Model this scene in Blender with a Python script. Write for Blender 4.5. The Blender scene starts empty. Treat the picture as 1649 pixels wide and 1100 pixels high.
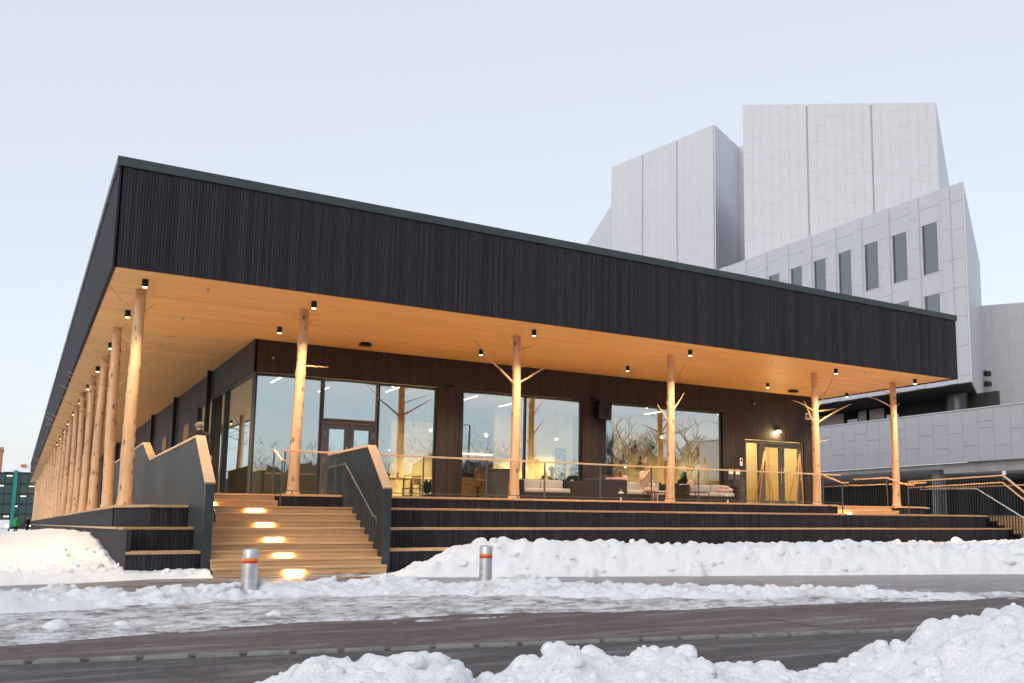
import bpy, math, random
import numpy as np
from mathutils import Vector, Matrix
R = math.radians
sc = bpy.context.scene
col = sc.collection

# ------------------------------------------------------------ camera
cam_d = bpy.data.cameras.new('camera')
cam = bpy.data.objects.new('camera', cam_d); col.objects.link(cam)
right = Vector((0.83727258, -0.54677934, 0.00264137))
up = Vector((-0.07261464, -0.10640286, 0.99166806))
fwd = Vector((0.54194256, 0.83048828, 0.12879238))
m = Matrix((right, up, -fwd)).transposed().to_4x4()
m.translation = Vector((-1.23292, -20.15149, 0.92742))
cam.matrix_world = m
cam_d.sensor_width = 36
cam_d.lens = 1507.56 / 1649 * 36
cam_d.shift_x = -(1013.97 - 824.5) / 1649
cam_d.shift_y = (650.63 - 550) / 1649
cam_d.clip_end = 5000
cam_d.clip_start = 0.05
sc.camera = cam

# ------------------------------------------------------------ sky, sun, exposure
SUN_ELEV, SUN_ROT = R(22), R(232)        # veiled winter sun behind the photographer, to the left
w = bpy.data.worlds.new('World'); sc.world = w; w.use_nodes = True
nt = w.node_tree
bg = nt.nodes['Background']
sky = nt.nodes.new('ShaderNodeTexSky'); sky.sky_type = 'NISHITA'; sky.sun_disc = False
sky.sun_elevation = SUN_ELEV; sky.sun_rotation = SUN_ROT
sky.air_density = 1.0; sky.dust_density = 2.2; sky.ozone_density = 1.0
thin = nt.nodes.new('ShaderNodeMixRGB'); thin.blend_type = 'MIX'
thin.inputs[0].default_value = 0.6                      # thin even veil of high cloud
thin.inputs[2].default_value = (5.35, 5.45, 5.75, 1)
nt.links.new(sky.outputs[0], thin.inputs[1])
nt.links.new(thin.outputs[0], bg.inputs[0])
bg.inputs[1].default_value = 0.106
sun_d = bpy.data.lights.new('sun', 'SUN'); sun_d.energy = 0.5; sun_d.angle = R(50); sun_d.color = (.94, .97, 1)
sun = bpy.data.objects.new('sun', sun_d); col.objects.link(sun)
sdir = Vector((math.sin(SUN_ROT) * math.cos(SUN_ELEV), math.cos(SUN_ROT) * math.cos(SUN_ELEV), math.sin(SUN_ELEV)))
sun.rotation_euler = (-sdir).to_track_quat('-Z', 'Y').to_euler()
sc.view_settings.view_transform = 'Standard'; sc.view_settings.look = 'None'
sc.view_settings.exposure = 0.85; sc.view_settings.gamma = 1
sc.render.engine = 'CYCLES'
sc.cycles.use_denoising = True
sc.cycles.max_bounces = 8; sc.cycles.transparent_max_bounces = 16
sc.cycles.sample_clamp_indirect = 6
sc.cycles.caustics_reflective = False; sc.cycles.caustics_refractive = False
random.seed(7)
rng = np.random.default_rng(5)

# ------------------------------------------------------------ helpers
def tag(o, label=None, cat=None, group=None, kind=None):
    if label: o['label'] = label
    if cat: o['category'] = cat
    if group: o['group'] = group
    if kind: o['kind'] = kind
    return o

def empty(name, loc, label=None, cat=None, group=None, rz=0):
    o = bpy.data.objects.new(name, None); o.empty_display_size = .1
    o.location = loc; o.rotation_euler.z = rz; col.objects.link(o)
    return tag(o, label, cat, group)

class MB:
    """collects shapes in world coordinates; build() links them as one mesh object"""
    def __init__(s): s.v = []; s.f = []
    def add(s, vs, fs):
        n = len(s.v); s.v += [tuple(q) for q in vs]; s.f += [tuple(i + n for i in f) for f in fs]; return s
    def box(s, x0, x1, y0, y1, z0, z1):
        return s.add([(x0,y0,z0),(x1,y0,z0),(x1,y1,z0),(x0,y1,z0),(x0,y0,z1),(x1,y0,z1),(x1,y1,z1),(x0,y1,z1)],
                     [(3,2,1,0),(4,5,6,7),(0,1,5,4),(1,2,6,5),(2,3,7,6),(3,0,4,7)])
    def bar(s, a, b, wdt, hgt=None, upv=(0,0,1)):
        """box beam from a to b"""
        hgt = hgt or wdt
        a = Vector(a); b = Vector(b); d = (b - a).normalized(); u = Vector(upv)
        if abs(d.dot(u)) > .99: u = Vector((0,1,0))
        r = d.cross(u).normalized() * wdt / 2; t = r.cross(d).normalized() * hgt / 2
        return s.add([a-r-t, a+r-t, a+r+t, a-r+t, b-r-t, b+r-t, b+r+t, b-r+t],
                     [(3,2,1,0),(4,5,6,7),(0,1,5,4),(1,2,6,5),(2,3,7,6),(3,0,4,7)])
    def tube(s, pts, rad, n=8, cap=True):
        pts = [Vector(q) for q in pts]; N = len(pts)
        if not hasattr(rad, '__len__'): rad = [rad] * N
        vs = []; fs = []
        prev = None
        for i, q in enumerate(pts):
            d = (pts[min(i+1, N-1)] - pts[max(i-1, 0)]).normalized()
            ref = prev if prev else (Vector((1,0,0)) if abs(d.x) < .9 else Vector((0,1,0)))
            r = (ref - d * ref.dot(d)).normalized(); t = d.cross(r); prev = r
            for k in range(n):
                a = 2 * math.pi * k / n
                vs.append(q + (r * math.cos(a) + t * math.sin(a)) * rad[i])
        for i in range(N - 1):
            for k in range(n):
                fs.append((i*n+k, i*n+(k+1) % n, (i+1)*n+(k+1) % n, (i+1)*n+k))
        if cap:
            fs.append(tuple(reversed(range(n)))); fs.append(tuple((N-1)*n+k for k in range(n)))
        return s.add(vs, fs)
    def prism(s, poly, z0, z1):
        n = len(poly)
        z1s = z1 if hasattr(z1, '__len__') else [z1] * n
        vs = [(x, y, z0) for x, y in poly] + [(x, y, z) for (x, y), z in zip(poly, z1s)]
        return s.add(vs, [tuple(reversed(range(n))), tuple(range(n, 2*n))] + [(i, (i+1) % n, n+(i+1) % n, n+i) for i in range(n)])
    def slab(s, poly, axis, a0, a1):
        """2-D outline extruded along an axis: 'x' -> outline is (y,z), 'y' -> (x,z)"""
        n = len(poly)
        mk = (lambda p, a: (a, p[0], p[1])) if axis == 'x' else (lambda p, a: (p[0], a, p[1]))
        vs = [mk(p, a0) for p in poly] + [mk(p, a1) for p in poly]
        return s.add(vs, [tuple(reversed(range(n))), tuple(range(n, 2*n))] + [(i, (i+1) % n, n+(i+1) % n, n+i) for i in range(n)])
    def ball(s, c, r, n=8, sq=(1,1,1)):
        vs = []; fs = []
        for i in range(1, n):
            a = math.pi * i / n
            for k in range(n * 2):
                b = math.pi * k / n
                vs.append((c[0] + r*sq[0]*math.sin(a)*math.cos(b), c[1] + r*sq[1]*math.sin(a)*math.sin(b), c[2] + r*sq[2]*math.cos(a)))
        t = len(vs); vs += [(c[0], c[1], c[2] + r*sq[2]), (c[0], c[1], c[2] - r*sq[2])]; m2 = n * 2
        for i in range(n - 2):
            for k in range(m2): fs.append((i*m2+k, (i+1)*m2+k, (i+1)*m2+(k+1) % m2, i*m2+(k+1) % m2))
        for k in range(m2):
            fs.append((t, k, (k+1) % m2)); fs.append((t+1, (n-2)*m2+(k+1) % m2, (n-2)*m2+k))
        return s.add(vs, fs)
    def build(s, name, mat, parent=None, smooth=False, kind=None, bevel=0):
        me = bpy.data.meshes.new(name)
        off = Vector((0,0,0))
        if parent is not None:
            p = parent
            while p is not None: off += p.location; p = p.parent
        me.from_pydata([tuple(Vector(q) - off) for q in s.v], [], s.f)
        me.materials.append(MAT[mat] if isinstance(mat, str) else mat)
        import bmesh
        bm = bmesh.new(); bm.from_mesh(me); bmesh.ops.recalc_face_normals(bm, faces=bm.faces); bm.to_mesh(me); bm.free()
        if smooth: me.polygons.foreach_set('use_smooth', [True] * len(me.polygons))
        o = bpy.data.objects.new(name, me); col.objects.link(o)
        if parent is not None: o.parent = parent
        if bevel:
            b = o.modifiers.new('bevel', 'BEVEL'); b.width = bevel; b.segments = 2; b.limit_method = 'ANGLE'
        if kind: o['kind'] = kind
        return o

def share(name, src, loc, parent, scale=None):
    """a piece that shares another piece's mesh; loc relative to the parent"""
    o = bpy.data.objects.new(name, src); o.location = loc; col.objects.link(o); o.parent = parent
    if scale: o.scale = scale
    return o

# ------------------------------------------------------------ materials
MAT = {}
def mat(name, base, rough=.6, metal=0, spec=.5):
    m = bpy.data.materials.new(name); m.use_nodes = True; MAT[name] = m
    b = m.node_tree.nodes['Principled BSDF']
    b.inputs['Base Color'].default_value = (*base, 1); b.inputs['Roughness'].default_value = rough
    b.inputs['Metallic'].default_value = metal; b.inputs['Specular IOR Level'].default_value = spec
    return m, m.node_tree, b
def nodes(nt, kind, **kw):
    n = nt.nodes.new('ShaderNode' + kind)
    for k, v in kw.items(): setattr(n, k, v)
    return n
def coords(nt, scale=(1,1,1), obj=False):
    """world-space (or object-space) texture coordinates, scaled"""
    if obj:
        src = nodes(nt, 'TexCoord').outputs['Object']
    else:
        src = nodes(nt, 'NewGeometry').outputs['Position']
    mp = nodes(nt, 'Mapping'); mp.inputs['Scale'].default_value = scale
    nt.links.new(src, mp.inputs['Vector']); return mp.outputs['Vector']
def noise(nt, vec, scale, detail=4, rough=.55, dist=0):
    n = nodes(nt, 'TexNoise'); n.inputs['Scale'].default_value = scale; n.inputs['Detail'].default_value = detail
    n.inputs['Roughness'].default_value = rough; n.inputs['Distortion'].default_value = dist
    if vec is not None: nt.links.new(vec, n.inputs['Vector'])
    return n.outputs['Fac']
def ramp(nt, fac, stops):
    r = nodes(nt, 'ValToRGB'); e = r.color_ramp.elements
    while len(e) < len(stops): e.new(.5)
    for q, (p, c) in zip(e, stops): q.position = p; q.color = (*c, 1) if len(c) == 3 else c
    nt.links.new(fac, r.inputs[0]); return r.outputs[0]
def mixc(nt, fac, a, b, mode='MIX'):
    x = nodes(nt, 'MixRGB', blend_type=mode)
    for i, q in ((0, fac), (1, a), (2, b)):
        if hasattr(q, 'links'): nt.links.new(q, x.inputs[i])
        elif i == 0: x.inputs[0].default_value = q
        else: x.inputs[i].default_value = (*q, 1)
    return x.outputs[0]
def bump(nt, b, h, strength=.3, dist=.02):
    n = nodes(nt, 'Bump'); n.inputs['Strength'].default_value = strength; n.inputs['Distance'].default_value = dist
    nt.links.new(h, n.inputs['Height']); nt.links.new(n.outputs[0], b.inputs['Normal'])
def island(nt): return nodes(nt, 'NewGeometry').outputs['Random Per Island']
def objrand(nt): return nodes(nt, 'ObjectInfo').outputs['Random']

def wood(name, a, b, grain=(2, 2, 2), rough=.6, per='island', var=.25, knots=0.0, bumpy=.15):
    m, nt, p = mat(name, a, rough)
    v = coords(nt, grain)
    n1 = noise(nt, v, 1.0, 6, .65, .6)
    c = ramp(nt, n1, [(.3, a), (.72, b)])
    rnd = island(nt) if per == 'island' else objrand(nt)
    c = mixc(nt, var, c, ramp(nt, rnd, [(0, (.35,.33,.33)), (.5, (.8,.8,.8)), (1, (1.25,1.2,1.15))]), 'MULTIPLY')
    if knots:
        vo = nodes(nt, 'TexVoronoi'); vo.inputs['Scale'].default_value = knots
        nt.links.new(coords(nt, (.45,1.6,1.6) if grain[0] < grain[2] else (4.2,4.2,1.9)), vo.inputs['Vector'])
        kr = (.03, .1) if grain[0] < grain[2] else (.10, .26)
        c = mixc(nt, ramp(nt, vo.outputs['Distance'], [(kr[0], (1,1,1)), (kr[1], (0,0,0))]), c, tuple(q*.28 for q in a))
    nt.links.new(c, p.inputs['Base Color'])
    bump(nt, p, n1, bumpy, .01)
    return m

wood('charred_wood', (.0185,.0175,.0230), (.037,.0345,.0450), (30, 30, 1.2), .7, var=.6)
MAT['charred_wood'].node_tree.nodes['Principled BSDF'].inputs['Specular IOR Level'].default_value = .22
wood('dark_wall_wood', (.018,.013,.013), (.034,.026,.026), (25, 25, 1), .6, var=.6)
wood('soffit_wood', (.78,.49,.20), (.87,.58,.25), (.5, 14, 14), .5, var=.18, bumpy=.05)
wood('trunk_wood', (.55,.32,.17), (.70,.45,.27), (9, 9, .7), .55, per='obj', var=.18, bumpy=.35, knots=1.5)
wood('deck_wood', (.47,.28,.135), (.66,.43,.23), (1.2, 16, 16), .6, var=.4, per='obj', knots=1.6)
wood('rail_wood', (.58,.36,.21), (.68,.46,.28), (2, 6, 6), .5, var=.1)
wood('oak', (.40,.22,.08), (.52,.32,.14), (4, 4, 4), .5, var=.1)
def simple(name, c, rough=.5, metal=0, var=0.0, sc_=6, spec=.5):
    m, nt, p = mat(name, c, rough, metal, spec)
    if var:
        n1 = noise(nt, coords(nt), sc_, 5)
        nt.links.new(ramp(nt, n1, [(.3, tuple(q*(1-var) for q in c)), (.7, tuple(min(1, q*(1+var)) for q in c))]), p.inputs['Base Color'])
        bump(nt, p, n1, .1, .004)
    return m
simple('roof_metal', (.040,.054,.060), .45, .3, .15, 1.5)
simple('blue_steel', (.042,.053,.060), .36, .45, .12, 2)
simple('dark_metal', (.035,.036,.040), .4, .5, .1)
simple('frame_grey', (.10,.10,.105), .45, .4, .08)
simple('black_metal', (.012,.012,.013), .4, .3)
simple('galvanised', (.62,.62,.63), .38, .8, .18, 9)
simple('red_tape', (.55,.035,.02), .35)
simple('orange_tape', (.80,.28,.03), .35)
simple('wicker', (.018,.015,.016), .6, 0, .3, 60)
simple('box_grey', (.045,.046,.050), .5, 0, .1)
simple('cushion', (.48,.47,.47), .9, 0, .06)
simple('pillow_pink', (.55,.36,.34), .9, 0, .12)
simple('plaster', (.76,.63,.34), .8, 0, .05, 2)
simple('plaster_pale', (.62,.48,.25), .8, 0, .04, 2)
simple('ceiling_paint', (.55,.5,.42), .8, 0, .05)
simple('interior_floor', (.30,.22,.15), .5, 0, .1)
simple('white_paper', (.8,.8,.78), .7)
simple('black_board', (.02,.02,.02), .6)
simple('chalk', (.7,.7,.66), .8)
simple('navy', (.02,.025,.05), .8, 0, .1)
simple('leaf', (.05,.12,.03), .5, 0, .4, 20)
simple('pot', (.05,.05,.05), .7)
simple('pier_dark', (.035,.035,.05), .25)
simple('office_glass', (.03,.065,.06), .25)
simple('terracotta', (.4,.16,.07), .7)
simple('skin', (.55,.33,.24), .55)
simple('dark_cloth', (.018,.016,.022), .9, 0, .2)
simple('olive_cloth', (.20,.20,.10), .9, 0, .2)
simple('orange_cloth', (.42,.20,.07), .9, 0, .2)
simple('cream_cloth', (.62,.55,.40), .9, 0, .1)
simple('blue_cloth', (.04,.06,.11), .9, 0, .2)
simple('beige_cloth', (.50,.36,.28), .9, 0, .12)
simple('grey_hair', (.22,.20,.19), .7, 0, .3, 40)
simple('dark_hair', (.025,.017,.013), .6, 0, .3, 40)
simple('brown_hair', (.16,.085,.045), .6, 0, .3, 40)
simple('fair_hair', (.42,.29,.15), .6, 0, .3, 40)
simple('concrete', (.30,.29,.29), .85, 0, .15, 1.2)
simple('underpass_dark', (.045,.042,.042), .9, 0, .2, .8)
simple('bark', (.06,.05,.042), .9, 0, .3, 5)
simple('red_paint', (.5,.05,.03), .5)
simple('green_cloth', (.05,.5,.09), .8)
simple('white_paint', (.75,.75,.75), .5, 0, .05)
simple('teal_panel', (.01,.20,.18), .35)
simple('kerb_stone', (.19,.19,.185), .8, 0, .3, 6)

def marble(name, c, dirt=.3):
    m, nt, p = mat(name, c, .45)
    v = coords(nt)
    n1 = noise(nt, v, .8, 6, .6)
    c1 = ramp(nt, n1, [(.3, tuple(q*.95 for q in c)), (.7, c)])
    c1 = mixc(nt, .5, c1, ramp(nt, objrand(nt), [(0, (.97,.97,.975)), (1, (1.0,1.0,1.0))]), 'MULTIPLY')
    n2 = noise(nt, coords(nt, (1.2,1.2,.16)), 1.6, 5, .7)
    c1 = mixc(nt, ramp(nt, n2, [(.55, (0,0,0)), (.85, (dirt,dirt,dirt))]), c1, (.30,.28,.27))
    nt.links.new(c1, p.inputs['Base Color']); bump(nt, p, n1, .08, .01)
marble('marble', (.53,.545,.60), .10)
marble('marble_stained', (.43,.43,.475), .4)
simple('marble_joint', (.43,.435,.475), .8)

def snow(name, dirt_amt, sc_, base=(.85,.86,.885), dirtc=(.20,.17,.155), lo=.5, hi=.75, rough=.7):
    m, nt, p = mat(name, base, rough)
    n1 = noise(nt, coords(nt, (.8,1.15,1) if dirt_amt > .5 else (1,1,1)), sc_, 12, .74)
    n2 = noise(nt, coords(nt), 60, 3, .6)
    f = ramp(nt, n1, [(lo, (0,0,0)), (hi, (dirt_amt,)*3)])
    c0 = mixc(nt, f, base, dirtc)
    gr = noise(nt, coords(nt), 34, 3, .7)
    nt.links.new(mixc(nt, ramp(nt, gr, [(.66, (0,0,0)), (.74, (.5,.5,.5))]), c0, (.2,.17,.15)), p.inputs['Base Color'])
    p.inputs['Subsurface Weight'].default_value = 0
    n3 = noise(nt, coords(nt), 9, 8, .7)
    h = mixc(nt, .45, n3, n2); bump(nt, p, h, .75, .05)
snow('snow_clean', .12, 3.0)
snow('snow_slush', .9, 4.5, (.78,.78,.80), (.15,.125,.12), .44, .60, .45)
snow('snow_field', .15, .6)
snow('snow_grubby', .62, 2.4, (.84,.85,.875), (.26,.22,.205), .52, .70, .6)

def asphalt(name, a, b):
    m, nt, p = mat(name, a, .75)
    n1 = noise(nt, coords(nt), .9, 6, .6); n2 = noise(nt, coords(nt), 9, 12, .92)
    c = ramp(nt, n1, [(.3, a), (.7, b)])
    c = mixc(nt, .85, c, ramp(nt, n2, [(.36, (.25,.25,.25)), (.5, (.9,.9,.9)), (.62, (1.5,1.45,1.4)), (.72, (2.6,2.5,2.4))]), 'MULTIPLY')
    n3 = noise(nt, coords(nt, (.45,2.6,1)), 1.1, 10, .72, .4)
    c = mixc(nt, ramp(nt, n3, [(.50, (0,0,0)), (.66, (.5,.5,.5))]), c, (.36,.35,.37))
    nt.links.new(c, p.inputs['Base Color']); bump(nt, p, n2, .7, .012)
    nt.links.new(ramp(nt, n1, [(.35, (.45,)*3), (.65, (.85,)*3)]), p.inputs['Roughness'])
asphalt('asphalt_red', (.095,.064,.064), (.135,.095,.095))
asphalt('asphalt_grey', (.060,.050,.052), (.090,.077,.078))
def ice():
    m, nt, p = mat('ice', (.25,.24,.24), .25)
    n1 = noise(nt, coords(nt, (.55,1.9,1)), 1.6, 8, .68, .5); n2 = noise(nt, coords(nt), 25, 4, .7)
    c = ramp(nt, n1, [(.36, (.10,.09,.09)), (.52, (.20,.185,.19)), (.68, (.50,.50,.53))])
    c = mixc(nt, .4, c, ramp(nt, n2, [(.3, (.6,.6,.6)), (.7, (1.25,1.25,1.25))]), 'MULTIPLY')
    nt.links.new(c, p.inputs['Base Color']); bump(nt, p, mixc(nt, .4, n1, n2), .45, .02)
    nt.links.new(ramp(nt, n1, [(.35, (.18,)*3), (.65, (.55,)*3)]), p.inputs['Roughness'])
ice()

def emit(name, c, s):
    m = bpy.data.materials.new(name); m.use_nodes = True; MAT[name] = m
    nt = m.node_tree; nt.nodes.clear()
    e = nodes(nt, 'Emission'); e.inputs[0].default_value = (*c, 1); e.inputs[1].default_value = s
    o = nodes(nt, 'OutputMaterial'); nt.links.new(e.outputs[0], o.inputs[0])
emit('lamp_warm', (1, .72, .36), 9); emit('lamp_strip', (1, .66, .26), 26); emit('lamp_white', (1, .93, .82), 7)
emit('lamp_wall', (1, .72, .35), 60); emit('lit_window', (1, .9, .62), .9); emit('shelf_light', (1, .85, .5), 2.2)

def glass(name, tint, refl_lo, refl_hi, rtint=(.93,.97,1), rough=0.0):
    """coated window glass: mirror reflection over a clear, faintly tinted pane"""
    m = bpy.data.materials.new(name); m.use_nodes = True; MAT[name] = m
    nt = m.node_tree; nt.nodes.clear()
    t = nodes(nt, 'BsdfTransparent'); t.inputs[0].default_value = (*tint, 1)
    g = nodes(nt, 'BsdfGlossy'); g.inputs['Roughness'].default_value = rough; g.inputs[0].default_value = (*rtint, 1)
    lw = nodes(nt, 'LayerWeight'); lw.inputs[0].default_value = .5
    fr = nodes(nt, 'Math', operation='POWER'); fr.inputs[1].default_value = 4.0
    nt.links.new(lw.outputs['Facing'], fr.inputs[0])
    mr = nodes(nt, 'MapRange'); mr.inputs['To Min'].default_value = refl_lo; mr.inputs['To Max'].default_value = refl_hi
    nt.links.new(fr.outputs[0], mr.inputs[0])
    mx = nodes(nt, 'MixShader'); nt.links.new(mr.outputs[0], mx.inputs[0])
    nt.links.new(t.outputs[0], mx.inputs[1]); nt.links.new(g.outputs[0], mx.inputs[2])
    o = nodes(nt, 'OutputMaterial'); nt.links.new(mx.outputs[0], o.inputs[0])
glass('window_glass', (.90,.92,.88), .54, 1.0, (.78,.94,1))
glass('clear_glass', (.985,.99,.985), .008, .5)
glass('dark_glass', (.20,.22,.24), .25, 1.0)
glass('door_glass', (.92,.9,.84), .07, .9)

# ------------------------------------------------------------ levels (m): ground 0, deck 1.6, soffit 5.9
ZA, ZB, ZC, ZD, ZS, ZT = 1.31, .875, .44, 1.6, 5.9, 8.07
L, DEPTH = 25.18, 112.0
YD, YA, YB, YC = 1.34, .53, -.37, -1.27
WY, WX = 6.2, 3.9               # wall planes under the roof

# ------------------------------------------------------------ noise for the terrain
class Noise2:
    def __init__(s, seed): s.t = np.random.default_rng(seed).random((256, 256))
    def __call__(s, x, y):
        xi = np.floor(x).astype(int); yi = np.floor(y).astype(int); fx = x - xi; fy = y - yi
        fx = fx*fx*(3-2*fx); fy = fy*fy*(3-2*fy); t = s.t
        g = lambda a, b: t[a & 255, b & 255]
        return (g(xi,yi)*(1-fx)+g(xi+1,yi)*fx)*(1-fy)+(g(xi,yi+1)*(1-fx)+g(xi+1,yi+1)*fx)*fy
    def fbm(s, x, y, o=5, gain=.5):
        a = 1; r = 0; n = 0
        for i in range(o):
            r = r + a * s(x*2**i+17.3*i, y*2**i+9.1*i); n += a; a *= gain
        return r / n
N1, N2, N3 = Noise2(1), Noise2(2), Noise2(3)

HF = {}
def heightfield(name, mat_, org, du, nu, nv, step, hfun, label, cat=None, kind='stuff', step_v=None, drop=-.06):
    """grid sheet: u along du, v to its left; cells that lie wholly under the ground are dropped"""
    step_v = step_v or step
    du = np.array(du) / np.hypot(*du); dv = np.array((-du[1], du[0]))
    U, V = np.meshgrid(np.arange(nu) * step, np.arange(nv) * step_v, indexing='ij')
    X = org[0] + U*du[0] + V*dv[0]; Y = org[1] + U*du[1] + V*dv[1]
    Z = hfun(U, V, X, Y); HF[name] = (X, Y, Z)
    vs = np.stack([X.ravel(), Y.ravel(), Z.ravel()], 1)
    i = np.arange(nu-1)[:, None] * nv + np.arange(nv-1)[None, :]
    q = np.stack([i, i+nv, i+nv+1, i+1], -1).reshape(-1, 4)
    q = q[(Z.ravel()[q] > drop).any(1)]
    used = np.unique(q); re = np.full(len(vs), -1); re[used] = np.arange(len(used))
    me = bpy.data.meshes.new(name); me.from_pydata(vs[used].tolist(), [], re[q].tolist())
    me.materials.append(MAT[mat_]); me.polygons.foreach_set('use_smooth', [True] * len(me.polygons))
    o = bpy.data.objects.new(name, me); col.objects.link(o)
    return tag(o, label, cat, None, kind)
def clods(Z, X, Y, mask, n, rmin, rmax, seed, k=.8, lift=.0):
    """rounded lumps of ploughed snow stamped onto a height array"""
    g = np.random.default_rng(seed); nz = Z.copy()
    idx = np.argwhere(mask); 
    if len(idx) == 0: return Z
    for j in g.integers(0, len(idx), n):
        a, b = idx[j]; cx, cy = X[a, b], Y[a, b]
        r = rmin + (rmax - rmin) * g.random()**2.2
        e = .65 + .7 * g.random(); an = g.random() * 3.14
        st = max(abs(X[1,0]-X[0,0]) + abs(Y[1,0]-Y[0,0]), 1e-3) * .7
        w_ = int(r * 1.5 / st) + 2
        a0, a1, b0, b1 = max(0, a-w_), a+w_+1, max(0, b-w_), b+w_+1
        dx = X[a0:a1, b0:b1] - cx; dy = Y[a0:a1, b0:b1] - cy
        p = dx*math.cos(an)+dy*math.sin(an); q = (-dx*math.sin(an)+dy*math.cos(an)) / e
        wob = 1 + 1.1*(N3.fbm(dx*2.2/r+cx*7+40, dy*2.2/r+cy*7+40, 3)-.5)
        d2 = (p*p+q*q) / (r*r) * wob
        h = Z[a, b] - r*.35 + lift + r*k*np.clip(1-d2, 0, None)**.42 * 1.15 + r*(.35*g.random()-.17)*p/r
        sub = nz[a0:a1, b0:b1]; np.maximum(sub, np.where(d2 < 1, h, -9), out=sub)
    return nz
def sm(x, a, b):
    t = np.clip((x-a)/(b-a), 0, 1); return t*t*(3-2*t)

# ------------------------------------------------------------ ground, road, ice, snow
tag(MB().add([(-900,-700,-.12),(1200,-700,-.12),(1200,1500,-.12),(-900,1500,-.12)], [(0,1,2,3)]).build('ground', 'snow_field'), 'wide flat snow covered ground around the buildings', None, None, 'structure')
tag(MB().add([(-60,-.2,-.012),(-60,-9,-.012),(70,-40,-.012),(70,-.2,-.012)], [(0,1,2,3)]).build('pavement', 'ice'), 'grey icy pavement in front of the timber stairs', None, None, 'structure')
# road: reddish band beyond the kerb line, grey band on the photographer's side
ku = Vector((7.8, -2.11, 0)).normalized(); kv = Vector((-ku.y, ku.x, 0)); k0 = Vector((-1.24, -12.45, 0))
def kp(u, v, z): q = k0 + ku*u + kv*v; return (q.x, q.y, z)
tag(MB().add([kp(-60,.06,-.006), kp(60,.06,-.006), kp(60,3.6,-.006), kp(-60,3.6,-.006)], [(0,1,2,3)]).build('cycle_path', 'asphalt_red'), 'reddish brown asphalt strip beyond the kerb stones', None, None, 'structure')
tag(MB().add([kp(-60,-14,-.004), kp(60,-14,-.004), kp(60,-.06,-.004), kp(-60,-.06,-.004)], [(0,1,2,3)]).build('road', 'asphalt_grey'), 'dark grey asphalt road nearest the camera', None, None, 'structure')
kerb = tag(MB().add([kp(-60,-.075,-.010), kp(60,-.075,-.010), kp(60,.075,-.010), kp(-60,.075,-.010)], [(0,1,2,3)]).build('kerb', 'asphalt_grey'), 'line of flush grey kerb stones between the asphalt strips', None, None, 'structure')
st_mesh = []
for k in range(4):
    b = MB(); g = random.Random(k); h = [.012 + .012*g.random() for _ in range(4)]
    ww = .052 + .01*g.random()
    b.add([(-.155,-ww,-.05),(.155,-ww,-.05),(.155,ww,-.05),(-.155,ww,-.05),(-.14,-ww+.012,h[0]),(.14,-ww+.015,h[1]),(.145,ww-.012,h[2]),(-.14,ww-.01,h[3])],
          [(3,2,1,0),(4,5,6,7),(0,1,5,4),(1,2,6,5),(2,3,7,6),(3,0,4,7)])
    o = b.build('stone', 'kerb_stone', kerb, bevel=.008); st_mesh.append(o)
u = -2.0
first = True
for i in range(62):
    src = st_mesh[i % 4]
    o = src if i < 4 else bpy.data.objects.new('stone', src.data)
    if i >= 4:
        col.objects.link(o); o.parent = kerb
        b = o.modifiers.new('bevel', 'BEVEL'); b.width = .008; b.segments = 2
    q = kp(u, random.uniform(-.012, .012), 0); o.location = q
    o.rotation_euler.z = math.atan2(ku.y, ku.x) + random.uniform(-.03, .03); u += .335
# a tar-dark crack in the asphalt strip
cr = MB(); pts = []
for i in range(26):
    t = i/25; pts.append((5.2 + (5.19-5.2)*t + .05*math.sin(t*9) + random.uniform(-.012,.012), -12.74 - 1.35*t))
for (a, b) in zip(pts, pts[1:]):
    n_ = .010; cr.add([(a[0]-n_, a[1], -.003), (a[0]+n_, a[1], -.003), (b[0]+n_, b[1], -.003), (b[0]-n_, b[1], -.003)], [(0,1,2,3)])
cr.build('crack', 'black_metal', bpy.data.objects['cycle_path'])

def chunks(parent, hf, cond, n, rmin, rmax, seed, mat_='snow_clean'):
    """broken blocks of crusted snow lying half sunk in a heap, joined under it"""
    import bmesh
    bm = bmesh.new(); bmesh.ops.create_icosphere(bm, subdivisions=2, radius=1); bv = np.array([v.co[:] for v in bm.verts]); bf = [[v.index for v in f.verts] for f in bm.faces]; bm.free()
    X, Y, Z = HF[hf]; idx = np.argwhere(cond(X, Y, Z)); g = np.random.default_rng(seed); V = []; F = []
    for j in g.integers(0, len(idx), n):
        a, b = idx[j]; r = rmin + (rmax-rmin)*g.random()**3
        pl = g.normal(size=(9, 3)); pl /= np.linalg.norm(pl, axis=1)[:, None]; off = .62+.34*g.random(9)
        d = bv @ pl.T; sc_ = np.min(np.where(d > .05, off/np.maximum(d, .05), 1.3), 1); p = bv*np.minimum(sc_, 1.15)[:, None]
        p = p*(1+.10*(g.random(len(p))[:, None]-.5)) * (r*np.array((1, .7+.5*g.random(), .55+.4*g.random())))
        an = g.random()*6.28; c, s_ = math.cos(an), math.sin(an); p = np.stack([p[:,0]*c-p[:,1]*s_, p[:,0]*s_+p[:,1]*c, p[:,2]], 1)
        p += (X[a,b], Y[a,b], Z[a,b]+r*(.50*g.random()-.48)); k = len(V); V += p.tolist(); F += [[q+k for q in f] for f in bf]
    me = bpy.data.meshes.new('chunks'); me.from_pydata(V, [], F); me.materials.append(MAT[mat_]); me.polygons.foreach_set('use_smooth', [True]*len(F))
    o = bpy.data.objects.new('chunks', me); col.objects.link(o); o.parent = parent; o['kind'] = 'stuff'
    return o
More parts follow.
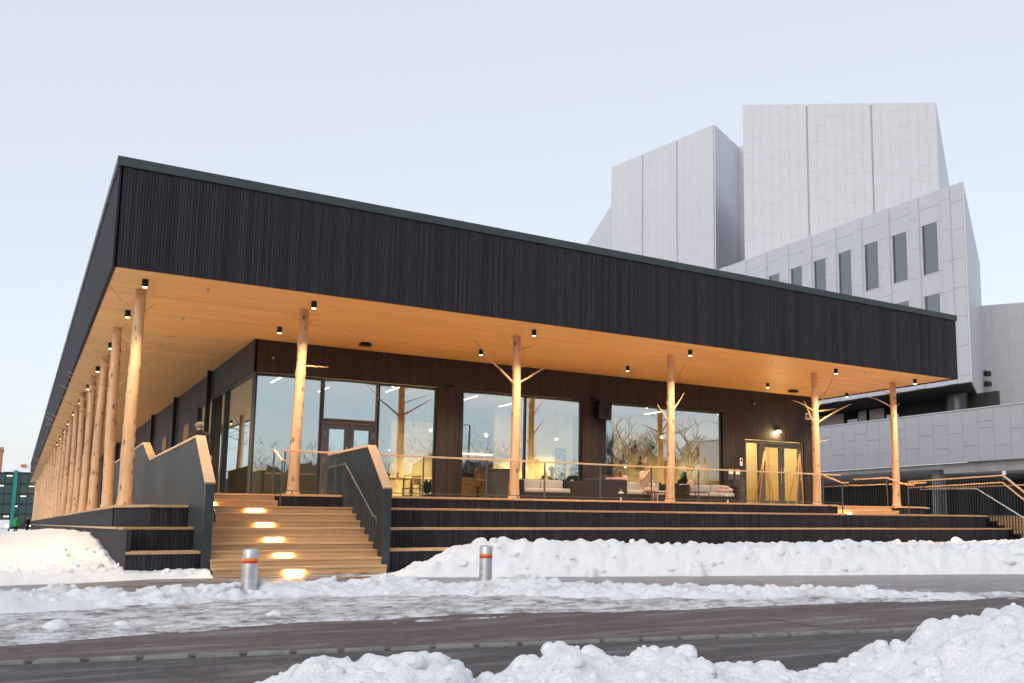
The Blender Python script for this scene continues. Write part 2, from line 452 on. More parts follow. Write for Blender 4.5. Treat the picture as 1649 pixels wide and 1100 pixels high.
# foreground snow ridge: crest outline given as (distance along, height)
FU = np.array((.93, -.37)); FU = FU / np.hypot(*FU); FO = np.array((-2.2, -14.35))
CREST = [(0,-.1),(1.6,-.05),(2.1,.06),(2.27,.15),(2.47,.24),(2.57,.22),(2.67,.22),(2.76,.26),(2.84,.25),(2.92,.27),(2.99,.22),(3.03,.25),(3.15,.21),(3.21,.14),(3.29,.12),(3.39,.15),(3.5,.17),(3.57,.21),(3.68,.27),(3.74,.23),(3.91,.2),(4.09,.2),(4.17,.25),(4.33,.26),(4.38,.16),(4.44,.1),(4.5,.15),(4.63,.17),(4.82,.15),(4.87,.12),(5.03,.12),(5.24,.14),(5.39,.17),(5.46,.23),(5.67,.23),(5.71,.27),(5.82,.36),(6.03,.37),(6.06,.39),(6.19,.38),(6.26,.43),(6.35,.43),(6.42,.38),(6.8,.45),(7.5,.38),(8.5,.45),(10,.4)]
cs, ch = zip(*CREST)
def h_front(U, V, X, Y):
    v = V - 2.2                                   # v=0 on the crest, negative towards the camera
    wv = v + .10*(N1.fbm(U*2.5, V*2.5)-.5)
    c = np.interp(U, cs, ch) + .02
    far = np.exp(-(np.clip(wv, 0, None)/(.10+.9*np.clip(c,0,1)))**2*1.2)
    near = 1 - .45*sm(-wv, .1, 1.3) - .75*sm(-wv, 1.2, 2.2)
    Z = (c+.08) * np.where(wv > 0, far, near) - .08
    Z = Z + .07*(N2.fbm(U*5, V*5, 5, .55)-.5)*sm(Z, -.06, .08)
    Z = clods(Z, X, Y, (Z > .03) & (v < .15) & (v > -1.8), 900, .015, .085, 11, .8)
    return Z + .030*(N1.fbm(U*14, V*14, 4, .6)-.5)*sm(Z, -.06, .05)
fs_ = heightfield('foreground_snow', 'snow_clean', tuple(FO - 2.2*np.array((-FU[1], FU[0]))), FU, 400, 132, .024, h_front, 'ridge of lumpy ploughed snow along the near roadside', 'snow')
chunks(fs_, 'foreground_snow', lambda X, Y, Z: (Z > .08) & ((X-FO[0])*-FU[1]+(Y-FO[1])*FU[0] > -1.2) & ((X-FO[0])*-FU[1]+(Y-FO[1])*FU[0] < .12), 700, .012, .075, 41)

# ploughed bank between the path and the tiers
BU = np.array((9.8, -4.4)); BU = BU/np.hypot(*BU)
BO = np.array((4.75, -3.9))                      # its foot at the stairs end
def h_bank(U, V, X, Y):
    U = U - 1.3
    foot = V + .22*(N1.fbm(U*1.1, V*.8)-.5) - .05
    width = np.clip(2.0 + .34*U, 1.6, 6)
    prof = sm(foot, .0, .75) * (1 - .28*sm(foot, .9, 2.6))
    hh = .30 + .34*sm(U, -.2, 1.6) - .10*sm(U, 3, 6) + .09*(N2.fbm(U*.7, 3+0*U, 3)-.5)*2 + .05*sm(U, 12, 20)
    ends = sm(U, -.75, .7)
    Z = (hh*ends+.06)*prof - .06
    Z = Z + .16*(N2.fbm(X*2.3, Y*2.3, 5, .55)-.5)*sm(Z, -.04, .2)
    Z = Z + (.16*np.abs(N3.fbm(X*3.2, Y*3.2, 5, .6)-.5)*2 + .12*(N2.fbm(X*6.5, Y*6.5, 3, .6)-.5))*sm(Z, -.02, .15) - .02
    Z = clods(Z, X, Y, (Z > .06), 2200, .03, .17, 3, .8)
    Z = Z + .05*(N1.fbm(X*9, Y*9, 4, .65)-.5)
    Z = np.where(Y > -1.2, np.minimum(Z, .36), Z)
    Z = np.where(Y > -1.0, -.2, Z)
    return np.where(Z > -.02, Z, -.2)
sb_ = heightfield('snow_bank', 'snow_clean', tuple(BO - 1.3*BU), BU, 560, 270, .05, h_bank, 'long heap of white ploughed snow against the dark tiers', 'snow', step_v=.042)
chunks(sb_, 'snow_bank', lambda X, Y, Z: (Z > .10) & (Y < -1.5), 2600, .02, .14, 42)
# low trodden ridge the bollards stand in, thinning to slush at the asphalt
CRX = [-9,-1.3,0,1.3,2.6,3.4,4.2,5.5,6.5,8,11,20]; CRY = [-7.6,-7.4,-7.45,-7.2,-7.2,-7.7,-8.5,-9.4,-10.1,-10.9,-12.2,-16]
def h_ridge(U, V, X, Y):
    v = Y - np.interp(X, CRX, CRY) + .7*(N1.fbm(X*.9, Y*.9, 3)-.5)
    A = np.interp(X, [-9,-3,-1,1,3,5,6.5,8.5,10.5], [.2,.22,.16,.13,.17,.16,.12,.07,-.02]) * (.65+.75*N2.fbm(X*1.3+5, Y*.3, 3))
    Z = (A+.05)*np.exp(-(v/np.where(v > 0, .42, .95))**2) - .05
    Z = Z + .11*(N2.fbm(X*3.0, Y*3.6, 6, .62)-.5)*sm(Z, -.045, .05)
    Z = clods(Z, X, Y, (Z > .05), 700, .02, .12, 8, .75)
    return Z + .03*(N1.fbm(X*14, Y*18, 4, .6)-.5)*sm(Z, -.05, .02)
rg_ = heightfield('snow_ridge', 'snow_grubby', (-4.2, -13.2), (1, 0), 440, 215, .034, h_ridge, 'low lumpy snow ridge the two bollards stand in', 'snow')
chunks(rg_, 'snow_ridge', lambda X, Y, Z: (Z > .05), 900, .012, .07, 43, 'snow_grubby')
def h_slush(U, V, X, Y):
    ed = np.interp(X, [-8,-1.25,1.1,4.2,9.5,20,40], [-11.5,-11.6,-11.24,-11.71,-12.83,-15.5,-20.5])
    d0 = Y - ed + 1.0*(N1.fbm(X*.8, Y*3.2, 5, .6)-.5); d1 = np.interp(X, CRX, CRY) + .6 - Y
    body = sm(d0, -.1, 1.0)*sm(d1, 0, .8)
    Z = .075*body - .048 + .10*(N2.fbm(X*1.5, Y*5.5, 7, .66)-.5)*sm(body, .0, .5)
    return Z + .014*(N1.fbm(X*13, Y*30, 4)-.5)
heightfield('slush', 'snow_slush', (-4.2, -14.4), (1, 0), 480, 200, .05, h_slush, 'thin dirty slush and ice between the snow ridge and the asphalt', 'snow', step_v=.036)
# snow along the left side of the terrace and over the open ground there
def h_left(U, V, X, Y):
    dist = .48 - X
    base = .07 + .50*sm(Y, -1.5, 9)*np.exp(-(np.clip(dist-.2,0,None)/2.6)**2) + .10*sm(Y, -1, 4)
    front = sm(Y + .9 + .35*(N1.fbm(X*1.1, Y*.8)-.5) + .55*np.clip(dist, -.4, .9), -1.75, -.5)
    Z = (base+.10)*front - .06
    Z = Z + .12*(N2.fbm(X*1.7, Y*1.2, 5, .5)-.5)*front
    Z = Z + .05*(N3.fbm(X*4, Y*2.5, 4, .6)-.5)*front
    Z = clods(Z, X, Y, (Y < 6) & (Z > .03) & (Z < .4), 420, .04, .2, 5, .6)
    Z = np.where((X > .5) & (Y > -1.15), np.minimum(Z, .25), Z)
    return np.where((X > 1.66) & (Y > -1.5) | (X > 2.2 + .5*(N1.fbm(Y*3, X*0+2, 2)-.5)), -.3, Z) + .012*(N1.fbm(X*12, Y*12, 3)-.5)
sd_ = heightfield('snow_drift', 'snow_clean', (-7.5, -4.2), (1, 0), 156, 230, .06, h_left, 'smooth snow drift beside the long colonnade', 'snow', step_v=.14)
chunks(sd_, 'snow_drift', lambda X, Y, Z: (Z > .03) & (Y < 4) & (X > -3) & (X < 1.6), 420, .02, .13, 44)
def h_left2(U, V, X, Y):
    d = (Y+7.6)/1.1 + .5*(N1.fbm(X*.9, Y*.9)-.5)
    Z = .24*np.exp(-d*d)*sm(.6-X, 0, 2.0) - .05
    Z = Z + .09*(N2.fbm(X*2.2, Y*2.2, 5)-.5)*sm(Z, -.04, .1)
    return Z
heightfield('snow_mound', 'snow_clean', (-6.5, -11.0), (1, 0), 140, 90, .06, h_left2, 'low rounded snow mound on the pavement before the left tiers', 'snow')
for i, (x, y, r, lb) in enumerate([(-.86,-10.5,.085,'rounded snow lump lying on the wet pavement by the picture edge'),(-.35,-10.4,.055,'small snow lump between the mound and the kerb'),(1.02,-10.2,.06,'snow lump on the asphalt before the bollard by the stairs'),(12.6,-7.0,.16,'big rounded snow boulder before the long snow heap')]):
    b = MB(); b.ball((x, y, r*.45), r, 9, (1.25, 1, .85))
    b.v = [(p[0]+.2*r*(float(N1(np.array(p[0]*14+50), np.array(p[1]*14+50)))-.5), p[1], p[2]+.35*r*(float(N2(np.array(p[0]*12+50), np.array(p[1]*12+p[2]*9+50)))-.5)) for p in b.v]
    tag(b.build('snow_lump', 'snow_clean', smooth=True), lb, 'snow lump', 'loose lumps of snow')

# ------------------------------------------------------------ terrace
ter = empty('terrace', (0,0,0), 'dark clad timber terrace with long bench tiers and pale edge boards', 'terrace')
def cladding(name, axis, a0, a1, c, z0, z1, parent, mat_='charred_wood', pitch=.07, th=.022, back=.05, out=-1):
    """vertical boards with open grooves over a backing sheet; c = outer face coordinate, out = side the boards face"""
    b = MB(); n = max(1, round((a1-a0)/pitch)); p = (a1-a0)/n
    for i in range(n):
        s, e = a0+i*p+.004, a0+(i+1)*p-.004
        t = th + random.uniform(-.003, .003)
        lo, hi = sorted((c, c - out*t))
        (b.box(s, e, lo, hi, z0, z1) if axis == 'x' else b.box(lo, hi, s, e, z0, z1))
    lo, hi = sorted((c - out*(th+.004), c - out*(th+back)))
    (b.box(a0, a1, lo, hi, z0, z1) if axis == 'x' else b.box(lo, hi, a0, a1, z0, z1))
    return b.build(name, mat_, parent, kind='stuff')
def planks(axis, a0, a1, c0, c1, ztop, parent, ln=4.2, th=.05, mat_='deck_wood', name='plank'):
    """edge boards laid end to end, each its own piece"""
    a = a0; k = 0
    while a < a1 - .05:
        e = min(a1, a + ln + random.uniform(-.5, .5))
        if a1 - e < .8: e = a1
        b = MB(); dz = random.uniform(0, .003)
        if axis == 'x': b.box(a+.002, e-.002, c0, c1, ztop-th+dz, ztop+dz)
        else: b.box(c0, c1, a+.002, e-.002, ztop-th+dz, ztop+dz)
        b.build(name, mat_, parent, bevel=.006); a = e; k += 1
SX0, SX1 = 1.82, 5.0                              # clear width of the stairs
RXE = 27.15
# front tiers, right of the stairs
for (yf, zt, zb, xe, ln) in ((YC, ZC, -.05, RXE+.1, 4.6), (YB, ZB, ZC-.05, RXE, 4.2), (YA, ZA, ZB-.05, RXE, 4.4)):
    cladding('cladding', 'x', 5.16, xe-.03, yf+.03, zb, zt-.05, ter, pitch=.075)
    planks('x', 5.15, xe, yf, yf+.93 if zt < ZA else yf+.85, zt, ter, ln)
cladding('cladding', 'y', -1.24, 3.0, RXE+.07, -.05, ZC-.05, ter, out=1)
cladding('cladding', 'y', -.34, 3.0, RXE-.03, ZC, ZB-.05, ter, out=1)
# deck edge
cladding('cladding', 'x', 5.16, 20.72, YD+.03, ZA-.05, ZD-.05, ter, pitch=.06)
planks('x', 5.15, 20.75, YD, YD+.20, ZD, ter, 4.3)
cladding('cladding', 'x', 3.62, SX1-.01, YD+.03, ZA-.05, ZD-.05, ter, pitch=.06)
planks('x', 3.6, SX1-.01, YD, YD+.2, ZD, ter)
cladding('cladding', 'x', 24.0, 25.38, 1.75, ZA-.05, ZD-.05, ter, pitch=.06)
planks('x', 23.97, 25.4, 1.72, 1.92, ZD, ter)
planks('x', 20.75, RXE, YA+.85, YA+.98, ZA, ter, 3.2)
b = MB(); b.box(20.75, RXE, YA+.98, 2.3, ZA-.06, ZA-.004); b.build('landing', 'deck_wood', ter)
cladding('cladding', 'y', 1.37, 2.2, 20.74, ZA, ZD-.05, ter, pitch=.06, out=1)
# deck floor, boards joined
b = MB(); y = YD+.205
while y < WY+.02:
    xs = [(3.6, 20.75)] if y < 2.3 else [(SX0, 26.4)]
    if 1.64 <= y < 2.3: xs = [(SX0, 20.75), (23.97, 25.4)] if y > 1.95 else [(SX0, 20.75)]
    for (a, e) in xs: b.box(a, e, y, y+.135, ZD-.045, ZD-.002+random.uniform(-.002, .002))
    y += .14
b.build('floor_boards', 'deck_wood', ter, kind='stuff')
b = MB(); b.box(SX0, 3.88, WY+.05, DEPTH-1, ZD-.045, ZD-.004); b.build('side_deck', 'deck_wood', ter)
# small inner steps deck <-> landing
for (x0, x1, y0) in ((SX0, 3.6, YD), (20.75, 23.97, 1.66)):
    for k in range(2):
        z = ZA + .145*(k+1); yy = y0 + .3*k
        MB().box(x0+.01, x1-.01, yy+.02, yy+.045, z-.15, z-.045).build('riser', 'deck_wood', ter)
        MB().box(x0+.005, x1-.005, yy, yy+.31, z-.045, z-.003).build('tread', 'deck_wood', ter, bevel=.006)
# left block of tiers, beside the stairs and along the colonnade
for (yf, zt, zb, xl) in ((YC, ZC, -.05, .49), (YB, ZB, ZC-.05, .49)):
    cladding('cladding', 'x', xl+.03, 1.68, yf+.03, zb, zt-.05, ter, pitch=.07)
    planks('x', xl-.02, 1.69, yf, yf+.93, zt, ter)
MB().prism([(.50,-.3),(1.68,-.3),(1.68,YA),(.50,YA)], ZC, ZB-.02).build('tier_core', 'dark_metal', ter)
cladding('cladding', 'x', 1.03, 1.68, YA+.03, ZB-.02, ZA-.05, ter, pitch=.07)
b = MB(); b.prism([(.97,YA),(1.69,YA),(1.69,2.0),(.44,2.0),(.44,1.6)], ZA-.05, ZA+.002); b.build('corner_board', 'deck_wood', ter, bevel=.006)
b = MB(); b.prism([(1.02,YA+.05),(1.66,YA+.05),(1.66,2.0),(.5,2.0),(.5,1.62)], ZB-.02, ZA-.052); b.build('corner_core', 'charred_wood', ter)
cladding('cladding', 'y', 2.0, DEPTH, .47, ZB-.02, ZA-.05, ter, pitch=.075)
cladding('cladding', 'y', -1.2, DEPTH, .47, -.15, ZB-.05, ter, pitch=.075)
planks('y', 2.0, DEPTH, .44, .90, ZA, ter, 5.5)
planks('y', .56, DEPTH, .42, .5, ZB, ter, 5.5, .045)
MB().box(.9, 1.75, 2.0, DEPTH, ZA-.05, ZA-.006).build('side_walk', 'deck_wood', ter)
cladding('cladding', 'y', 21.5, DEPTH, 1.76, ZA-.05, ZD-.05, ter)

# ------------------------------------------------------------ stairs
stairs = empty('staircase', (3.4, -1.87, 0), 'wide timber stairs with glowing lights in the risers', 'stairs')
lampx = {1: 3.23, 3: 3.16, 5: 3.10, 7: 3.04, 9: 2.96}
for i in range(1, 10):
    y0 = -1.87 + (i-1)*.3; z = i*.1456
    MB().box(SX0, SX1-.005, y0+.025, y0+.055, z-.155, z-.046).build('riser', 'deck_wood', stairs)
    e = y0+.31 if i < 9 else YD
    y = y0
    while y < e-.02:
        MB().box(SX0, SX1-.003, y+.002, min(y+.152, e), z-.045, z+random.uniform(-.002,.002)).build('tread', 'deck_wood', stairs, bevel=.006); y += .156
    if i in lampx:
        o = MB().box(lampx[i]-.15, lampx[i]+.15, y0+.012, y0+.028, z-.092, z-.060).build('step_light', 'lamp_strip', stairs)
o = MB().box(2.0, 2.3, YD+.006, YD+.022, ZA+.05, ZA+.08).build('step_light', 'lamp_strip', ter)
def area(name, loc, size, power, color, rot, parent=None, shape=None):
    d = bpy.data.lights.new(name, 'AREA'); d.energy = power; d.color = color
    d.shape = 'RECTANGLE'; d.size, d.size_y = size
    o = bpy.data.objects.new(name, d); o.location = loc; o.rotation_euler = rot; col.objects.link(o); return o
for i, x in lampx.items():
    y0 = -1.87 + (i-1)*.3
    area('step_lamp', (x, y0-.004, i*.1456-.08), (.3, .03), 5.5, (1,.62,.25), (R(62), 0, 0))
area('step_lamp', (2.15, YD-.01, ZA+.06), (.3, .03), 5, (1,.62,.25), (R(62), 0, 0))
ol = MB().box(21.25, 21.37, YA+.86, YA+.90, ZA+.006, ZA+.05).build('step_light', 'lamp_wall', ter)

# ------------------------------------------------------------ solid stair balustrades
def balustrade(name, x0, x1, prof, zbot, label, inner):
    """corrugated steel panel with a timber coping; prof = [(y,z)...] top outline from the front foot up and back"""
    t = empty(name, (x0, prof[0][0], 0), label, 'balustrade')
    ys = [p[0] for p in prof]; zs = [p[1] for p in prof]
    ztop = lambda y: float(np.interp(y, ys, zs))
    b = MB(); y = ys[0]; k = 0; pit = .12
    pts = []
    while y < ys[-1]:
        pts.append((y, k)); y += (pit*.42 if k % 2 == 0 else pit*.08); k += 1
    # corrugated skins on both faces, closed top edge hidden by the coping
    for (xa, s) in ((x0, 1), (x1, -1)):
        vs = []; fs = []
        for (y, k) in pts:
            off = s*(.0 if (k % 4) < 2 else .035)
            zb = zbot(y)
            vs += [(xa+off, y, zb), (xa+off, y, ztop(y)-.02)]
        for i in range(len(pts)-1): fs.append((2*i, 2*i+2, 2*i+3, 2*i+1))
        b.add(vs, fs)
    b.build('corrugated_panel', 'blue_steel', t)
    # frame post at the front foot
    MB().box(x0-.012, x1+.012, ys[0]-.03, ys[0]+.035, zbot(ys[0]), zs[0]-.015).build('end_post', 'blue_steel', t, bevel=.004)
    xm = (x0+x1)/2
    for (p, q) in zip(prof, prof[1:]):
        MB().bar((xm, p[0], p[1]), (xm, q[0], q[1]), x1-x0+.05, .05, (0,0,1)).build('coping', 'rail_wood', t, bevel=.005)
    return t
zst = lambda y: max(0, min(ZA, .1456*math.floor((y+1.87)/.3+1))) - .12
tR = balustrade('stair_balustrade', 5.0, 5.13, [(-1.55,1.66),(-.42,2.60),(2.65,2.60)], lambda y: -.05, 'blue grey corrugated balustrade with timber coping at the tier side of the stairs', 1)
tL = balustrade('stair_balustrade', 1.69, 1.82, [(-1.42,1.68),(.02,2.66),(7.6,2.63),(9.4,3.2),(21.5,3.1)], lambda y: -.05, 'blue grey balustrade with notched timber coping at the colonnade side of the stairs', -1)
for (t, x, pts) in ((tR, 4.92, [(4.95,2.4,2.28),(4.92,.95,2.28),(4.92,-1.15,1.10),(4.92,-1.32,1.08),(4.92,-1.38,1.0),(4.92,-1.36,.9)]),
                    (tL, 1.9, [(1.9,.9,2.15),(1.9,-.9,1.25),(1.9,-1.15,1.18),(1.9,-1.25,1.1),(1.9,-1.22,.98)])):
    MB().tube(pts, .021, 8).build('handrail', 'frame_grey', t, smooth=True)
    for y in (.6, -.3, -1.1):
        zz = float(np.interp(-y, [-p[1] for p in pts], [p[2] for p in pts]))
        MB().bar((x, y, zz-.02), (x + (.09 if x > 3 else -.09), y, zz-.06), .02).build('bracket', 'frame_grey', t)

# ------------------------------------------------------------ terrace railings
def railing(name, pts, label, parent=None, glass_=True, post_x=None, h=.98, z0=ZD):
    """timber top rail on slim posts with clear panels between"""
    t = empty(name, (pts[0][0], pts[0][1], z0), label, 'railing')
    (xa, ya), (xb, yb) = pts
    MB().bar((xa, ya, z0+h-.02), (xb, yb, z0+h-.02), .055, .042).build('top_rail', 'rail_wood', t, bevel=.006)
    MB().bar((xa, ya, z0+.075), (xb, yb, z0+.075), .012, .02).build('bottom_rail', 'frame_grey', t)
    ps = post_x
    for x in ps:
        y = ya + (yb-ya)*(x-xa)/(xb-xa) if xb != xa else ya
        MB().box(x-.011, x+.011, y-.024, y+.024, z0+.001, z0+h-.04).build('post', 'frame_grey', t)
    for (p, q) in zip(ps, ps[1:]):
        MB().box(p+.02, q-.02, ya-.003, ya+.003, z0+.09, z0+h-.06).build('pane', 'clear_glass', t)
    return t
railing('terrace_railing', [(5.2, 1.46), (21.0, 1.46)], 'long timber topped railing with clear panels on the deck edge', post_x=[5.3, 6.94, 8.59, 10.24, 11.93, 13.6, 15.25, 16.9, 18.55, 20.2])
railing('terrace_railing', [(3.66, 1.46), (4.93, 1.46)], 'short timber topped railing behind the trunk at the stair head', post_x=[3.72, 4.85])
def steprail(x, ya, yb, za, zb, label, dark=False):
    t = empty('step_railing', (x, ya, ZA), label, 'handrail')
    o = MB(); o.bar((x, ya-.28, za), (x, ya, za), .05, .04); o.build('top_rail', 'rail_wood', t, bevel=.005)
    MB().bar((x, ya, za), (x, yb, zb), .05, .04).build('top_rail', 'rail_wood', t, bevel=.005)
    MB().bar((x, yb, zb), (x, yb+.3, zb), .05, .04).build('top_rail', 'rail_wood', t, bevel=.005)
    for (y, z, b0) in ((ya, za, ZA), (yb, zb, ZD)): MB().box(x-.011, x+.011, y-.02, y+.02, b0, z-.02).build('post', 'frame_grey', t)
steprail(3.55, .95, 1.75, 2.30, 2.58, 'timber handrail on two posts beside the inner steps at the stair head')
steprail(20.85, 1.25, 2.1, 2.3, 2.58, 'timber handrail on two posts past the end of the long railing')
steprail(23.9, 1.2, 2.1, 2.3, 2.58, 'timber handrail on two posts beside the end trunk')

# ------------------------------------------------------------ pavilion
pav = empty('pavilion', (0,0,0), 'long black timber pavilion with deep overhanging roof and glazed front', 'building')
# fascia
cladding('fascia_cladding', 'x', .035, L-.0, .0, ZS-.03, ZT-.20, pav, pitch=.055, out=-1)
cladding('fascia_cladding', 'y', .0, DEPTH, .0, ZS-.03, ZT-.20, pav, pitch=.055, out=-1)
cladding('fascia_cladding', 'y', .03, 40, L+.01, ZS-.03, ZT-.20, pav, pitch=.055, out=1)
b = MB(); b.box(-.04, L+.05, -.04, .16, ZT-.19, ZT); b.box(-.04, .16, .165, DEPTH, ZT-.19, ZT); b.box(L-.15, L+.05, .165, 40, ZT-.19, ZT)
b.build('roof_edge', 'roof_metal', pav, bevel=.006)
b = MB(); b.box(.05, L-.05, .1, 40, ZT-.35, ZT-.22); b.box(.05, 16, 40.01, DEPTH, ZT-.35, ZT-.22); b.build('roof', 'roof_metal', pav)
# soffit boards
b = MB(); y = .06
while y < 6.6:
    x = .06
    while x < L-.1:
        e = min(L-.06, x + random.uniform(3, 5)); b.box(x+.001, e-.001, y+.0015, y+.1, ZS+random.uniform(0,.0015), ZS+.03); x = e
    y += .1015
while y < DEPTH-.05:
    b.box(.06, 4.2, y+.0015, y+.1, ZS+random.uniform(0,.0015), ZS+.03); y += .1015
y = 6.6
while y < 40:
    b.box(24.3, L-.06, y+.0015, y+.1, ZS, ZS+.03); y += .1015
b.build('soffit_boards', 'soffit_wood', pav, kind='stuff')
b = MB(); b.box(.05, L-.05, .08, 40, ZS+.04, ZS+.08); b.box(.05, 16, 40.01, DEPTH, ZS+.04, ZS+.08); b.build('soffit_backing', 'dark_metal', pav)
# front wall cladding: head band, piers, right part
WT, ZH = .05, 5.0
def wall(x0, x1, z0, z1): cladding('wall_cladding', 'x', x0, x1, WY-.03, z0, z1, pav, 'dark_wall_wood', .075)
wall(3.87, 24.45, ZH+.02, ZS); wall(9.10, 9.92, ZD, ZH+.02); wall(14.11, 15.02, ZD, ZH+.02); wall(19.97, 21.0, ZD, ZH+.02); wall(23.93, 24.45, ZD, ZH+.02); wall(21.0, 23.93, 4.09, ZH+.02)
cladding('wall_cladding', 'y', WY-.0, 38, 24.47, ZD-.3, ZS, pav, 'dark_wall_wood', .075, out=1)
MB().box(9.12, 24.4, WY+.05, WY+.22, ZH+.02, ZS).build('wall_core', 'dark_metal', pav)
for (a, e) in ((9.13, 9.9), (14.13, 15.0), (19.99, 20.98), (23.95, 24.4)): MB().box(a, e, WY+.05, WY+.22, ZD, ZH+.019).build('wall_core', 'dark_metal', pav)
def window(x0, x1, z0, z1, mull=(), fmat='dark_metal', wid=.045):
    f = MB(); yf = WY+.06
    f.box(x0, x1, yf, yf+.09, z1-wid, z1); f.box(x0, x1, yf, yf+.09, z0, z0+wid)
    f.box(x0, x0+wid, yf, yf+.09, z0+wid, z1-wid); f.box(x1-wid, x1, yf, yf+.09, z0+wid, z1-wid)
    o = f.build('window', fmat, pav)
    edges = [x0+wid] + [q for mx in mull for q in (mx-.03, mx+.03)] + [x1-wid]
    for mx in mull: MB().box(mx-.03, mx+.03, yf-.01, yf+.1, z0+wid, z1-wid).build('mullion', fmat, o)
    for a, e in zip(edges[::2], edges[1::2]):
        # big sealed panes are never perfectly flat: each bows a little, which bends its reflections
        b = MB(); nx, nz = 12, 10; vs = []; fs = []
        am = .0014 + .001*random.random()
        for i in range(nx+1):
            for k in range(nz+1):
                s_, t_ = i/nx, k/nz
                vs.append((a+(e-a)*s_, yf+.04 + am*(math.sin(math.pi*s_)*math.sin(math.pi*t_)), z0+wid+(z1-z0-2*wid)*t_))
        for i in range(nx):
            for k in range(nz): fs.append((i*(nz+1)+k, (i+1)*(nz+1)+k, (i+1)*(nz+1)+k+1, i*(nz+1)+k+1))
        b.add(vs, fs).build('pane', 'window_glass', o, smooth=True)
    return o
window(3.96, 5.74, ZD, ZH); window(7.34, 9.10, ZD, ZH)
window(5.76, 7.32, 3.84, ZH, fmat='frame_grey')
window(9.93, 14.10, ZD, ZH, (12.07,)); window(15.03, 19.96, ZD, ZH, (17.67,))
def door_leaf(x0, x1, z1, handle_side, fm='frame_grey', gl='window_glass', fw=.15):
    yf = WY+.07; f = MB()
    f.box(x0, x0+fw, yf, yf+.06, ZD+.02, z1); f.box(x1-fw, x1, yf, yf+.06, ZD+.02, z1)
    f.box(x0+fw, x1-fw, yf, yf+.06, z1-fw*.9, z1); f.box(x0+fw, x1-fw, yf, yf+.06, ZD+.02, ZD+.26)
    o = f.build('door', fm, pav)
    MB().box(x0+fw, x1-fw, yf+.025, yf+.035, ZD+.26, z1-fw*.9).build('pane', gl, o)
    hx = x1-fw/2 if handle_side > 0 else x0+fw/2
    MB().tube([(hx, yf-.05, ZD+.9), (hx, yf-.05, ZD+1.5)], .014, 8).build('handle', 'galvanised', o)
    for z in (ZD+.25, ZD+1.1, z1-.25):
        ex = x0+.01 if handle_side > 0 else x1-.01
        MB().tube([(ex, yf-.008, z-.06), (ex, yf-.008, z+.06)], .012, 6).build('hinge', 'galvanised', o)
# entrance door set
b = MB(); b.box(5.76, 5.84, WY+.05, WY+.16, ZD, 3.8); b.box(7.24, 7.32, WY+.05, WY+.16, ZD, 3.8); b.box(5.84, 7.24, WY+.05, WY+.16, 3.72, 3.8); b.build('door_frame', 'frame_grey', pav)
door_leaf(5.85, 6.535, 3.71, 1, fw=.13); door_leaf(6.545, 7.23, 3.71, -1, fw=.13)
# second door set with side light
b = MB(); b.box(21.0, 21.09, WY+.02, WY+.16, ZD, 4.07); b.box(23.83, 23.92, WY+.02, WY+.16, ZD, 4.07); b.box(21.09, 23.83, WY+.02, WY+.16, 3.97, 4.07); b.box(21.72, 21.9, WY+.02, WY+.16, ZD, 3.97); b.build('door_frame', 'frame_grey', pav)
MB().box(21.09, 21.72, WY+.09, WY+.1, ZD+.02, 3.97).build('side_light', 'door_glass', pav)
door_leaf(21.91, 22.86, 3.96, 1, gl='door_glass', fw=.13); door_leaf(22.87, 23.82, 3.96, -1, gl='door_glass', fw=.13)
# side wall towards the colonnade
cladding('wall_cladding', 'y', WY-.03, DEPTH, WX-.03, ZH+.02, ZS, pav, 'dark_wall_wood', .09)
cladding('wall_cladding', 'y', 15.4, DEPTH, WX-.03, ZD, ZH+.02, pav, 'dark_wall_wood', .09)
MB().box(WX+.03, WX+.2, 15.4, DEPTH, ZD, ZS).build('wall_core', 'dark_metal', pav)
sw = MB(); sw.box(WX, WX+.1, WY+.12, 15.4, ZD, ZD+.05); sw.box(WX, WX+.1, WY+.12, 15.4, ZH-.05, ZH+.02)
swo = sw.build('window', 'dark_metal', pav)
yy = [WY+.1, 10.2, 12.4, 15.35]
for a, e in zip(yy, yy[1:]):
    MB().box(WX-.03, WX+.1, e-.06, e+.02, ZD+.05, ZH-.05).build('mullion', 'dark_metal', swo)
    b = MB(); vs = []; fs = []; nx = 10
    for i in range(nx+1):
        for k in range(nx+1):
            s_, t_ = i/nx, k/nx
            vs.append((WX+.05+.002*math.sin(math.pi*s_)*math.sin(math.pi*t_), a+.02+(e-.08-a)*s_, ZD+.05+(ZH-ZD-.1)*t_))
    for i in range(nx):
        for k in range(nx): fs.append((i*(nx+1)+k, (i+1)*(nx+1)+k, (i+1)*(nx+1)+k+1, i*(nx+1)+k+1))
    b.add(vs, fs).build('pane', 'window_glass', swo, smooth=True)
MB().box(3.885, 3.955, WY+.04, WY+.12, ZD, ZH+.02).build('corner_post', 'frame_grey', pav)
for y in (12.6, 20.3, 27.5, 36, 45, 55, 66, 78, 92): MB().box(WX-.20, WX-.06, y-.07, y+.07, ZD-.3, ZS-.003).build('wall_post', 'black_metal', pav)
for y in (17.5, 23.5, 31.5, 40.5, 50): 
    o = MB().box(WX-.05, WX-.032, y-.7, y+.7, ZD+.4, ZD+3.0).build('window', 'dark_metal', pav); MB().box(WX-.058, WX-.052, y-.63, y+.63, ZD+.47, ZD+2.93).build('pane', 'dark_glass', o)
